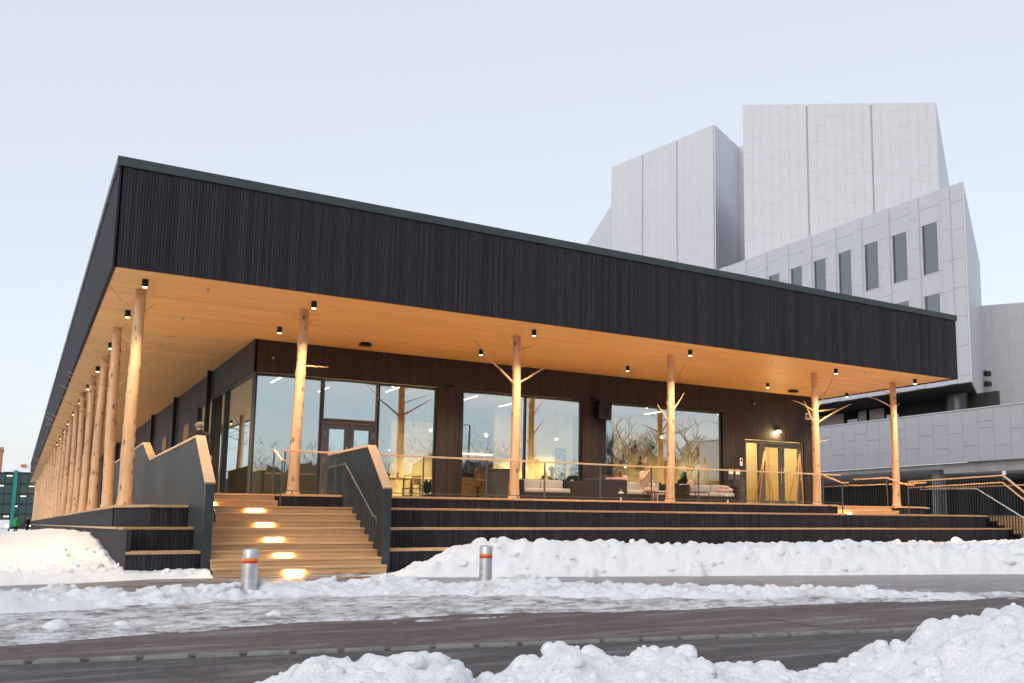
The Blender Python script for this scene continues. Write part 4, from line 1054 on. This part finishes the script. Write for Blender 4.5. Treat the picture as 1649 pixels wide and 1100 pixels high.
def plant(x, y, z, n, ln, label, spread=.8, pot=.13, w_=.05, grp=None, upright=.6):
    t = empty('potted_plant', (x, y, z), label, 'plant', grp); g = random.Random(int(x*100+y*10))
    MB().tube([(x,y,z),(x,y,z+pot*1.5)], [pot*.75, pot], 12).build('pot', 'pot', t)
    b = MB()
    for k in range(n):
        a = g.uniform(0, 6.28); el = g.uniform(upright, 1.5); l_ = ln*g.uniform(.6, 1); d = Vector((math.cos(a)*math.cos(el)*spread, math.sin(a)*math.cos(el)*spread, math.sin(el)))
        s_ = Vector((-math.sin(a), math.cos(a), 0))*w_*g.uniform(.6,1.2); p0 = Vector((x,y,z+pot*1.45)); p1 = p0+d*l_*.55; p2 = p0+d*l_ + Vector((0,0,-.12*l_))
        b.add([p0-s_*.2, p0+s_*.2, p1+s_, p1-s_, p2], [(0,1,2,3),(3,2,4)])
    b.build('leaves', 'leaf', t)
plant(9.25, 7.2, ZD, 46, .62, 'bushy green potted plant on the floor by the first pier', .95, .16, .07)
plant(8.6, 8.0, ZD+.75, 12, .25, 'small vase of pale flowers on the table nearest the stairs', .6, .04, .015)
plant(13.75, 8.2, ZD+.76, 22, .26, 'small leafy plant by the guest in cream', .9, .06, .03)
MB().box(13.4, 14.0, 8.05, 8.4, ZD+.7, ZD+.755).build('shelf', 'oak', pav)
wp = [(18.9,3.95),(19.75,3.95),(18.35,3.35),(19.15,3.3)]
for (x, z), lb in zip(wp, ('upper wall plant in a wire hoop, towards the trunk','upper wall plant in a wire hoop, towards the doors','lower wall plant, towards the trunk','lower wall plant, towards the doors')):
    t = empty('wall_hoop', (x, 10.3, z), 'dark wire hoop bracket holding the ' + lb.replace(' in a wire hoop', ''), 'bracket', 'wire hoops on the cafe wall')
    pts = [(x+.17*math.cos(a), 10.33, z-.02+.2*math.sin(a)) for a in [math.pi*(1+i/12) for i in range(13)]]
    MB().tube(pts, .011, 6).build('hoop', 'black_metal', t); MB().box(x-.18, x+.18, 10.22, 10.39, z-.03, z-.008).build('shelf', 'oak', t)
    plant(x, 10.3, z-.007, 14, .3, lb, .5, .075, .03, 'plants on the cafe wall', 1.0)
def picture(x0, x1, y, z0, z1, label, art='dark_metal'):
    t = empty('wall_picture', ((x0+x1)/2, y, z0), label, 'picture', 'framed pictures on the cafe wall')
    MB().box(x0, x1, y-.02, y, z0, z1).build('frame', 'oak', t); MB().box(x0+.025, x1-.025, y-.024, y-.021, z0+.025, z1-.025).build('mount', 'white_paper', t); MB().box(x0+.07, x1-.07, y-.027, y-.025, z0+.09, z1-.08).build('print', art, t)
picture(17.05,17.4,11.88,3.0,3.42,'upper framed picture on the oak panel'); picture(17.05,17.42,11.88,2.45,2.92,'lower framed picture on the oak panel')
picture(18.1,18.4,10.38,2.65,3.1,'framed picture beside the trunk reflection', 'red_paint'); picture(18.1,18.45,10.38,2.05,2.55,'lower framed picture beside the wall plants')
t = empty('menu_board', (15.9, 11.18, 2.55), 'tall black menu board with pale lines of text on the yellow wall', 'menu board')
MB().box(15.85, 16.3, 11.16, 11.19, 2.5, 3.85).build('board', 'black_board', t)
b = MB(); g = random.Random(4); z = 3.78
while z > 2.56:
    x = 15.89
    while x < 16.22:
        ln = g.uniform(.03, .1)
        if g.random() < .8: b.box(x, min(x+ln, 16.26), 11.153, 11.159, z-.018, z)
        x += ln+.015
    z -= g.choice((.04, .04, .07))
b.build('chalk_text', 'chalk', t, kind='stuff')
# bar counter with lit shelves
t = empty('bar_counter', (12, 13, ZD), 'long cafe bar counter with oak front', 'counter')
MB().box(10.9, 14.6, 12.2, 12.9, ZD, ZD+1.02).build('front', 'oak', t); MB().box(10.85, 14.65, 12.15, 12.95, ZD+1.021, ZD+1.06).build('worktop', 'white_paint', t)
t = empty('bar_shelf', (12, 14.9, ZD+1.4), 'lit back shelf of cups and bottles behind the bar', 'shelf')
for z in (ZD+1.0, ZD+1.4, ZD+1.8): MB().box(10.7, 15.4, 14.75, 15.15, z, z+.03).build('board', 'oak', t)
MB().box(10.7, 15.4, 15.12, 15.15, ZD+2.16, ZD+2.22).build('light_strip', 'shelf_light', t); 
g = random.Random(9)
for z in (ZD+1.03, ZD+1.43, ZD+1.83):
    x = 10.8; cn = 0
    while x < 15.3:
        h = g.uniform(.12, .3); r = g.uniform(.03, .05)
        nm, lb, m_ = g.choice((('bottle','bottle on the lit bar shelf','leaf'),('jar','jar on the lit bar shelf','orange_cloth'),('cup','white cup on the lit bar shelf','white_paper'),('bottle','bottle on the lit bar shelf','dark_glass')))
        b = MB(); b.tube([(x,14.95,z),(x,14.95,z+h*.65),(x,14.95,z+h*.78),(x,14.95,z+h)], [r,r,r*.4,r*.35] if nm == 'bottle' else [r*.8,r,r,r*1.02], 8)
        cn += 1; lv = {ZD+1.03: 'lowest', ZD+1.43: 'middle', ZD+1.83: 'top'}[z]
        tag(b.build(nm, m_, smooth=True), '%s on the %s lit bar shelf, %s in its row from the first pier' % ({'leaf': 'green bottle', 'orange_cloth': 'amber jar', 'white_paper': 'white cup', 'dark_glass': 'dark bottle'}[m_], lv, ORD[cn-1]), nm, 'things on the lit bar shelf'); x += g.uniform(.22, .34)
# ceiling strips and pendants
g = random.Random(2)
k = 0
for (x, y) in ((4.9,8.2),(6.6,9.4),(8.4,8.2),(11.2,8.6),(13.0,9.6),(16.4,8.8),(18.6,8.6)):
    t = empty('linear_lamp', (x, y, 5.1), 'slim white ceiling strip lamp, %s from the stairs end of the cafe' % ORD[k], 'strip lamp', 'strip lamps in the cafe'); k += 1
    MB().box(x-.03, x+.03, y-.6, y+.6, 5.13, 5.2).build('housing', 'white_paint', t); MB().box(x-.025, x+.025, y-.58, y+.58, 5.12, 5.129).build('diffuser', 'lamp_white', t)
    area('strip_lamp_light', (x, y, 5.11), (.05, 1.15), 13, (1,.82,.50), (0,0,0))
k = 0
for (x, y, z) in ((7.9,8.6,3.7),(10.0,9.0,4.0),(11.8,8.6,3.9),(13.9,10.4,3.8),(15.4,10.3,4.1),(17.6,9.0,3.1),(19.4,9.2,4.3)):
    t = empty('pendant_lamp', (x, y, z), 'small glowing pendant lamp, %s from the stairs end of the cafe' % ORD[k], 'pendant lamp', 'pendant lamps in the cafe'); k += 1
    MB().tube([(x,y,z+.1),(x,y,5.24)], .006, 5).build('cable', 'black_metal', t); MB().tube([(x,y,z+.02),(x,y,z+.1)], [.12,.03], 12, False).build('shade', 'white_paint', t); MB().ball((x,y,z), .045, 8).build('bulb', 'lamp_warm', t, smooth=True)
    d = bpy.data.lights.new('pendant_light', 'SPOT'); d.spot_size = R(135); d.spot_blend = 1.0; d.energy = 360 if x < 16 else 170; d.color = (1,.78,.42); d.shadow_soft_size = .06
    o = bpy.data.objects.new('pendant_light', d); o.location = (x, y, z-.09); col.objects.link(o)
area('vestibule_light', (22.6, 7.5, 5.1), (1.2, .3), 60, (1,.80,.45), (0,0,0))
MB().box(22.0, 23.2, 7.35, 7.65, 5.12, 5.2).build('vestibule_lamp', 'lamp_white', pav)

# ------------------------------------------------------------ white marble hall behind
hall = empty('marble_hall', (41, 11.25, 0), 'big white marble clad hall with angular windowless towers', 'building')
HB, HT = 8.58, 19.7
E0 = Vector((41, 11.25)); ED = Vector((.832, .555)); E1 = E0 + ED*17.5
blk = MB(); blk.prism([(41.08, 11.32), (E1.x, E1.y), (E1.x+6, E1.y+44), (41.08, 75)], HB+.02, HT-.04); blk.build('window_block', 'marble_joint', hall)
def piece_x(x, y0, y1, z0, z1, th=.075, m_='marble', nm='panel', par=hall, gap=.007):
    """facing panel on a wall that runs along Y"""
    return MB().box(x, x+th, y0+gap, y1-gap, z0+gap, z1-gap).build(nm, m_, par)
g = random.Random(21)
def stack(x, y0, y1, z0, z1, th, hs, off):
    z = z1 - off; zz = [z1]
    while z > z0+.3: zz.append(z); z -= hs
    zz.append(z0)
    for a, e in zip(zz[1:], zz): piece_x(x, y0, y1, a, e, th)
stack(41.0, 11.27, 12.06, HB, HT, .08, 1.62, 1.0)
NB = 11
for i in range(NB):
    y = 12.06 + 2.17*i
    stack(40.90, y, y+.62, HB, HT-.02, .18, 1.75, .7 + .55*(i % 3))
    a, e = y+.62, y+2.17                     # bay with the window
    w0, w1 = y+.98, y+2.02
    stack(41.0, a, e, 17.92, HT, .08, 1.0, .82)
    for (z0, z1) in ((15.05, 17.92), (10.9, 13.80)):
        piece_x(41.0, a, w0, z0, z1); piece_x(41.0, w1, e, z0, z1)
        f = MB(); f.box(41.10, 41.2, w0, w1, z0, z0+.06); f.box(41.10, 41.2, w0, w1, z1-.06, z1); f.box(41.10, 41.2, w0, w0+.05, z0+.06, z1-.06); f.box(41.10, 41.2, w1-.14, w1, z0+.06, z1-.06)
        f.box(41.085, 41.09, w0, w1, z0, z1)
        o = f.build('window', 'dark_metal', hall); MB().box(41.06, 41.07, w0+.05, w1-.14, z0+.06, z1-.06).build('pane', 'dark_glass', o)
        MB().box(41.055, 41.06, w0, w0+.04, z0, z1).build('jamb', 'frame_grey', o); MB().box(41.04, 41.058, w1-.13, w1-.01, z0+.02, z1-.02).build('casement', 'frame_grey', o)
    piece_x(41.0, a, e, 13.80, 15.05); stack(41.0, a, e, HB, 10.9, .08, 1.2, .9)
    MB().box(40.98, 41.06, w0-.02, w1+.02, 15.0, 15.04).build('sill', 'marble', hall)
# end wall of the window block, seen almost edge on
def wallplane(p0, p1, z0, z1a, z1b, cols, hs, nm='panel', th=.06, m_='marble', seed=1, out=None, seams=()):
    """a wall between two plan points clad in separate staggered panels; its top may slope"""
    p0 = Vector(p0); p1 = Vector(p1); d = (p1-p0); ln = d.length; d = d.normalized()
    n = Vector((d.y, -d.x)) if out is None else Vector(out)
    g = random.Random(seed); cnt = 0
    for c in range(cols):
        s0, s1 = ln*c/cols, ln*(c+1)/cols
        gp0 = .07 if c in seams else .003; gp1 = .07 if c+1 in seams else .003
        zt0 = z1a + (z1b-z1a)*s0/ln; zt1 = z1a + (z1b-z1a)*s1/ln
        z = max(zt0, zt1); first = True; z = min(zt0, zt1) - g.uniform(.3, hs)
        zs = []
        while z > z0+.3: zs.append(z); z -= hs*g.choice((.55, 1, 1))
        zs.append(z0)
        tops = (zt0, zt1)
        for zb in zs:
            q0 = p0+d*(s0+gp0); q1 = p0+d*(s1-gp1); o = n*th
            vs = [(q0.x,q0.y,zb+.004),(q1.x,q1.y,zb+.004),(q1.x,q1.y,tops[1]-.004),(q0.x,q0.y,tops[0]-.004)]
            vs = vs + [(x+o.x, y+o.y, z_) for x, y, z_ in vs]
            MB().add(vs, [(0,1,2,3),(7,6,5,4),(0,4,5,1),(1,5,6,2),(2,6,7,3),(3,7,4,0)]).build(nm, m_, hall); cnt += 1
            tops = (zb, zb)
    return cnt
wallplane((E0.x, E0.y), (E1.x, E1.y), HB, HT, HT, 9, 2.4, seed=3, out=(.555,-.832))
# main tower
T0, T1 = Vector((43.40, 32.45)), Vector((54.99, 23.71)); td = (T1-T0).normalized(); tn = Vector((td.y, -td.x))
if tn.y > 0: tn = -tn
R1_ = T1 + Vector((.82, .57))*22; R0_ = T0 + Vector((.70, .71))*22
tb = MB(); tb.prism([tuple(T0), tuple(T1), tuple(R1_), tuple(R0_)], 15, [32.9, 32.7, 31.5, 31.5]); tb.build('tower', 'marble_joint', hall)
wallplane(tuple(T0), tuple(T1), 18.5, 32.99, 32.77, 21, 2.3, seed=5, out=tuple(tn), seams=(7, 14), th=.12)
wallplane(tuple(T1), tuple(R1_), 19.4, 32.77, 31.5, 8, 3.0, seed=6, out=(.57,-.82))
# stepped tower to its left: sloping roofline
P = [Vector((45.46,54.75)), Vector((46.90,51.32)), Vector((48.42,47.84)), Vector((50.01,44.30)), Vector((58.83,51.42)), Vector((59.5,49.5)), Vector((68,60)), Vector((58,75))]
PZ = [35.81, 36.3, 36.85, 37.46, 39.84, 40.04, 40, 36]
b2 = MB(); b2.prism([tuple(q) for q in P], 15, [z-.05 for z in PZ]); b2.build('stepped_tower', 'marble_joint', hall)
pn = Vector((P[3].y-P[0].y, -(P[3].x-P[0].x))).normalized(); pn = pn if pn.x < 0 else -pn
for k, (a, e, za, ze) in enumerate(((P[0],P[1],35.81,36.3),(P[1],P[2],36.3,36.85),(P[2],P[3],36.85,37.46))):
    wallplane(tuple(a), tuple(e), 19, za, ze, 5, 2.6, seed=8+k, out=tuple(pn), th=.1, seams=(0, 5))
wallplane(tuple(P[3]), tuple(P[4]), 19, 37.46, 39.84, 8, 2.6, seed=14, out=(.63,-.78))
wallplane(tuple(P[4]), tuple(P[5]), 19, 39.84, 40.04, 2, 2.6, seed=15, out=(-.93,-.33))
b3 = MB(); b3.prism([(53.6,67),(54.06,76),(70,80),(70,67)], 15, [37.9,33.4,33.4,37.9]); b3.build('low_wing', 'marble', hall)
wallplane((53.7,67.0),(54.06,76), 22, 37.8, 33.3, 5, 3, seed=17, out=(-1,.04), seams=(2,4))
# recessed storey under the overhang
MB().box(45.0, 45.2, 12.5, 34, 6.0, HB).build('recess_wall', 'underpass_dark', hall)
for (a, e, m_) in ((24.2,26.4,'plaster_pale'),(22.95,23.85,'dark_glass'),(22.2,22.85,'marble'),(20.7,21.9,'plaster_pale'),(19.5,20.5,'dark_glass')):
    o = MB().box(44.84, 44.98, a-.06, e+.06, 6.1, HB-.05).build('window', 'dark_metal', hall)
    if m_ == 'plaster_pale': m_ = 'pink_glass'
    if m_ == 'pink_glass' and 'pink_glass' not in MAT: simple('pink_glass', (.55,.45,.46), .3)
    MB().box(44.82, 44.838, a, e, 6.1, HB-.15).build('pane', m_, o)
MB().tube([(43.6, 14.2, 5.5), (43.6, 14.2, HB)], .62, 20, False).build('pier', 'pier_dark', hall, smooth=True)
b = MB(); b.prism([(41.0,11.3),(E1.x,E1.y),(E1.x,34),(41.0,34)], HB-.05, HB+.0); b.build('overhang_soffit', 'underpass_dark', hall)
# rear wall at the right with floodlights
wallplane((52.6, 20.4), (57.9, 8.5), 4, 15.95, 15.45, 13, 1.7, seed=25, out=(-.91,-.41), m_='marble_stained')
MB().prism([(52.75,20.5),(58.05,8.6),(64,11),(60,24)], 3, 15.6).build('rear_wing', 'marble_joint', hall)
o = MB().box(53.9,54.05,16.0,16.9,5.8,8.1).build('window', 'dark_metal', hall); MB().box(53.85,53.89,16.1,16.8,5.9,8.0).build('pane', 'dark_glass', o)
for (z, lb) in ((11.2, 'topmost floodlight on the marble wall edge'), (10.5, 'middle floodlight on the marble wall edge'), (9.6, 'lowest floodlight on the marble wall edge')):
    x, y = 52.3, 18.5
    t = empty('floodlight', (x, y, z), lb, 'floodlight', 'floodlights on the marble wall'); MB().tube([(x+.9,y+.6,z+.1),(x,y,z+.1),(x,y,z-.05)], .03, 6).build('arm', 'dark_metal', t)
    MB().box(x-.16, x+.22, y-.3, y+.05, z-.35, z-.02).build('head', 'dark_metal', t, bevel=.02)
t = empty('roof_vent', (55.6, 16.0, 15.8), 'small vent box on the rear marble wall top', 'vent'); MB().box(54.9,55.3,15.6,16.0,15.7,16.2).build('case', 'frame_grey', t); MB().box(54.85,54.9,15.62,15.98,15.8,16.1).build('grille', 'red_paint', t)

# raised walkway wall in front of the hall
pw = empty('walkway_wall', (39, 7, 4.17), 'white marble parapet wall of the raised walkway over the underpass', 'wall')
MB().box(39.07, 39.4, -20, 40, 4.2, 6.75).build('wall_core', 'marble_joint', pw)
g = random.Random(31); y = -8.0; k = 0
while y < 36:
    cuts = [4.17, 4.17+(.8 if k % 2 else 1.55)+g.uniform(-.1,.1), 6.80]
    if k % 3 == 0: cuts.insert(2, 6.15)
    for a, e in zip(cuts, cuts[1:]): piece_x(39.0, y, y+.92, a, e, .065, 'marble_stained', 'panel', pw)
    y += .92; k += 1
MB().box(38.95, 39.45, -20, 40, 6.805, 6.86).build('coping', 'marble', pw)
MB().box(39.2, 62, -20, 45, 3.9, 4.16).build('walkway_slab', 'concrete', pw)
MB().box(39.42, 52, -20, 45, 5.7, 5.9).build('walkway_deck', 'concrete', pw)
MB().prism([(38.8,11.5),(39.19,11.5),(46,4),(46,-20),(38.8,-20)], 3.62, 3.88).build('ramp_beam', 'concrete', pw)
MB().box(52, 52.3, -20, 60, -.1, 3.9).build('underpass_wall', 'underpass_dark', pw)
for y in (12.9, 2.0, 24): MB().box(39.9, 40.4, y-.25, y+.25, -.1, 3.9).build('pier', 'concrete', pw)
t = empty('dome_camera', (38.9, 7.7, 3.9), 'hanging dome camera under the walkway edge', 'camera'); MB().tube([(38.7,7.9,3.6),(38.7,7.9,3.4)], .1, 10).build('mount', 'white_paint', t); MB().ball((38.7,7.9,3.3), .14, 8).build('dome', 'dark_glass', t, smooth=True)

# ------------------------------------------------------------ bar railings and steps at the far end of the terrace
def bar_fence(pts, zb, label, spacing=.11, mid=True, glow=False):
    """pts = [(x,y,ztop)...]; flat steel bars under a timber rail"""
    t = empty('bar_balustrade', (pts[0][0], pts[0][1], 0), label, 'balustrade', 'bar balustrades at the terrace end')
    b = MB()
    for (p, q) in zip(pts, pts[1:]):
        p, q = Vector(p), Vector(q); ln = (Vector((q.x,q.y,0))-Vector((p.x,p.y,0))).length; n = max(1, int(ln/spacing))
        for i in range(n):
            c = p.lerp(q, (i+.5)/n); z0 = zb(c) ; dv = Vector((q.x-p.x, q.y-p.y, 0)).normalized()
            b.bar((c.x, c.y, z0), (c.x, c.y, c.z-.03), .012, .045, (dv.x, dv.y, 0)) if abs(dv.x) > .5 else b.box(c.x-.022, c.x+.022, c.y-.007, c.y+.007, z0, c.z-.03)
        MB().bar(p, q, .075, .05).build('top_rail', 'rail_wood', t, bevel=.005)
        if mid: MB().bar(p+Vector((-.06,0,-.24)), q+Vector((-.06,0,-.24)), .045, .04).build('lower_rail', 'rail_wood', t)
    b.build('bars', 'blue_steel', t, kind='stuff')
    return t
bx = 27.25
zt_ = lambda c: max(-.05, min(ZA, .1456*math.floor((c.y+1.87)/.3+1)) - .1)
tb_ = bar_fence([(bx,-1.35,1.72),(bx,-.1,2.68),(bx,4.0,2.62)], zt_, 'blue grey bar balustrade sloping down beside the far steps')
MB().tube([(bx-.12,3.4,2.30),(bx-.12,.9,2.25),(bx-.12,-1.1,1.1)], .02, 6).build('handrail', 'galvanised', tb_, smooth=True)
bar_fence([(26.4,2.5,2.5),(26.4,4.2,2.5)], lambda c: ZA, 'short dark bar balustrade behind the end trunk', mid=False)
bar_fence([(26.4,4.25,2.75),(26.4,6.0,2.75)], lambda c: ZD-.3, 'higher bar balustrade panel beside the end trunk', mid=True)
bar_fence([(26.6,6.1,2.55),(26.9,10.5,2.5)], lambda c: .9, 'low dark bar balustrade running back along the ramp', mid=False)
bar_fence([(30.8,-1.2,1.72),(30.8,.2,2.5),(30.8,6,2.5)], lambda c: -.05, 'outer bar balustrade of the far steps', mid=False)
st2 = empty('far_steps', (29, -1.87, 0), 'second flight of timber steps at the far end of the terrace', 'stairs')
for i in range(1, 10):
    y0 = -1.87 + (i-1)*.3; z = i*.1456
    MB().box(27.35, 30.7, y0+.025, y0+.055, z-.155, z-.046).build('riser', 'deck_wood', st2); MB().box(27.33, 30.7, y0, (y0+.31) if i < 9 else 5.5, z-.045, z).build('tread', 'deck_wood', st2, bevel=.006)
rp = empty('ramp_floor', (28, 6, 0), 'grey ramp floor behind the terrace end', 'ramp'); MB().slab([(2.3,1.0),(2.3,1.25),(6.2,1.25),(16,.3),(16,0)], 'x', 26.45, 27.2).build('slab', 'concrete', rp)

# ------------------------------------------------------------ far city edge at the left
t = empty('glass_block', (-12, 220, 0), 'distant dark green glass office block under a snowy roof', 'building')
MB().box(-40, 9, 214, 240, -.1, 11.6).build('wall', 'dark_metal', t)
for f in range(5):
    z = 1.0 + f*2.1
    for k in range(17):
        x = -14 + k*1.35; o = MB().box(x, x+1.2, 213.85, 213.98, z, z+1.7).build('window', 'office_glass', t)
        if (f*7+k*5) % 4 == 0: MB().box(x+.1, x+1.1, 213.78, 213.84, z+1.35, z+1.6).build('lit_line', 'lit_window', o)  # emissive strip stands in for the lit line inside some windows
MB().box(-1.9, -1.2, 213.5, 213.76, .3, 12.0).build('stair_strip', 'teal_panel', t)
MB().slab([(-3.6,11.7),(9,11.7),(9,15.6),(2,14.6),(-3.6,13.2)], 'y', 214, 240).build('roof', 'snow_clean', t)
for (x, z) in ((-.3,13.0),(2.0,13.9)): MB().box(x-.5, x+.5, 213.5, 213.7, z-.3, z+.3).build('roof_sign', 'terracotta', t)
t = empty('brick_tower', (-9, 290, 0), 'pale pinkish tower block at the left picture edge', 'building'); MB().box(-22, -5.1, 285, 300, 0, 21).build('wall', 'terracotta', t); MB().box(-22.2, -4.9, 284.8, 300.2, 21, 21.6).build('roof', 'concrete', t)
for (x, y, m_, lb) in ((-1.0, 90, 'green_cloth', 'tiny far walker in a bright green jacket'), (.0, 95, 'dark_cloth', 'tiny far walker in black beside the green one')):
    J, r_, E_ = body(False, STAND, 0, 1.2); hd = Vector(J['head'])
    figure('person', J, r_, E_, lb, m_, 'dark_cloth', 'dark_hair', capped(J), (x, y, -.1), R(40), .8, True)
# parked cars far off
for (x, y, m_, lb) in ((-2.5,130,'white_paint','far white car parked before the glass block'),(1.2,134,'dark_metal','far dark car parked before the glass block')):
    t = empty('parked_car', (x, y, 0), lb, 'car')
    MB().slab([(y-2.1,.3),(y+2.1,.3),(y+2.1,.85),(y+1.2,.95),(y+.7,1.45),(y-1.2,1.45),(y-1.9,.95),(y-2.1,.8)], 'x', x-.85, x+.85).build('body', m_, t, bevel=.08)
    MB().slab([(y+.98,1.0),(y+.62,1.40),(y-1.15,1.40),(y-1.7,1.0)], 'x', x-.87, x+.87).build('windows', 'dark_glass', t)
    for yy in (-1.3, 1.3):
        for s in (-1, 1): MB().tube([(x+s*.7,y+yy,.32),(x+s*.9,y+yy,.32)], .32, 12).build('wheel', 'black_metal', t)
    for s in (-1, 1): MB().box(x+s*.6-.15, x+s*.6+.15, y-2.14, y-2.09, .6, .75).build('headlight', 'lamp_white', t)

# ------------------------------------------------------------ behind the photographer: what the windows mirror
def bare_tree(x, y, h, seed, label, depth=7, spread=.66):
    g = random.Random(seed); t = empty('bare_tree', (x, y, 0), label, 'tree', 'bare winter trees across the road')
    bt, bc = MB(), MB()
    def grow(p, d, ln, r, lv):
        pts = [p]; q = Vector(p)
        for i in range(4):
            d = (d + Vector((g.uniform(-.2,.2), g.uniform(-.2,.2), g.uniform(-.08,.16)))).normalized(); q = q + d*ln/4; pts.append(q.copy())
        (bt if lv < 2 else bc).tube(pts, [r*(1-.32*i/4) for i in range(5)], 7 if lv < 2 else (4 if lv < 4 else 3), False)
        if lv >= depth: return
        for k in range(3 if lv < 5 else 2):
            a = g.uniform(0, 6.28); s_ = Vector((math.cos(a), math.sin(a), g.uniform(-.15,.5)))
            nd = (d*(1-spread*.5) + s_*spread*g.uniform(.7,1.2)).normalized()
            grow(pts[-1] if k == 0 else pts[g.choice((2,3,4))], nd, ln*g.uniform(.62,.82), max(.014, r*.64 if k == 0 else r*.54), lv+1)
    grow(Vector((x,y,-.1)), Vector((0,0,1)), h*.22, h*.026, 0)
    bt.build('trunk', 'bark', t, smooth=True); bc.build('crown', 'bark', t)
for (x, y, h, s, lb) in ((40.5,-27,15,1,'big spreading bare tree mirrored in the far window'),(47,-33,14,2,'second bare tree mirrored at the edge of the far window'),(35,-46,12,3,'bare tree mirrored beside the dark pier'),(-14,4,13,4,'bare tree mirrored in the side window'),(-10,24,11,6,'farther bare tree mirrored in the side window'),(56,-30,14,5,'bare tree mirrored next to the doors')):
    bare_tree(x, y, h, s, lb)
t = empty('street_lamp', (27.8, -33.8, 0), 'tall street lamp mirrored in the bar window', 'street lamp')
MB().tube([(27.8,-33.8,-.1),(27.8,-33.8,8.5)], [.09,.06], 10).build('pole', 'frame_grey', t); MB().bar((27.8,-33.8,8.5),(26.4,-33.9,8.65), .06).build('arm', 'frame_grey', t); MB().box(25.9,26.9,-34.1,-33.7,8.6,8.72).build('lamp_head', 'frame_grey', t)
g = random.Random(77); fw_ = MB()
for i in range(900):
    a = R(-178) + R(170)*(i+g.random())/900; d = g.uniform(95, 150); cx, cy = 8+d*math.cos(a), 6+d*math.sin(a)
    h = (12.0 + 5.0*float(N1(np.array(a*11+40), np.array(3.0)))) * g.uniform(.75, 1.1)
    ta, tb2 = -math.sin(a), math.cos(a)
    for k in range(95):                                   # fine upright twigs
        z0 = h*g.uniform(.2, .80); sp_ = g.gauss(0, 1.5); w_ = g.uniform(.015, .03); ln = g.uniform(.4, 1.5); dx = sp_*.3+g.uniform(-1.1, 1.1)
        bx_, by_ = cx+ta*sp_, cy+tb2*sp_
        fw_.add([(bx_-w_*ta, by_-w_*tb2, z0), (bx_+w_*ta, by_+w_*tb2, z0), (bx_+ta*dx, by_+tb2*dx, min(h, z0+ln))], [(0,1,2)])
    for k in range(3):                                    # rounded thickets of overlapping stems below
        o_ = g.uniform(-2, 2); hh = h*g.uniform(.45, .66); bw = g.uniform(1.3, 2.6); n_ = 9
        vs = [(cx+ta*(o_-bw), cy+tb2*(o_-bw), -.1), (cx+ta*(o_+bw), cy+tb2*(o_+bw), -.1)]
        for q in range(n_):
            an = math.pi*q/(n_-1); rr = g.uniform(.86, 1.06); e = o_+bw*math.cos(an)*rr; vs.append((cx+ta*e, cy+tb2*e, hh*(.62+.38*math.sin(an)*rr)))
        fw_.add(vs, [tuple(range(n_+2))])
tag(fw_.build('far_wood', 'bark'), 'far bare woodland across the road mirrored in the windows', 'woodland', None, 'stuff')
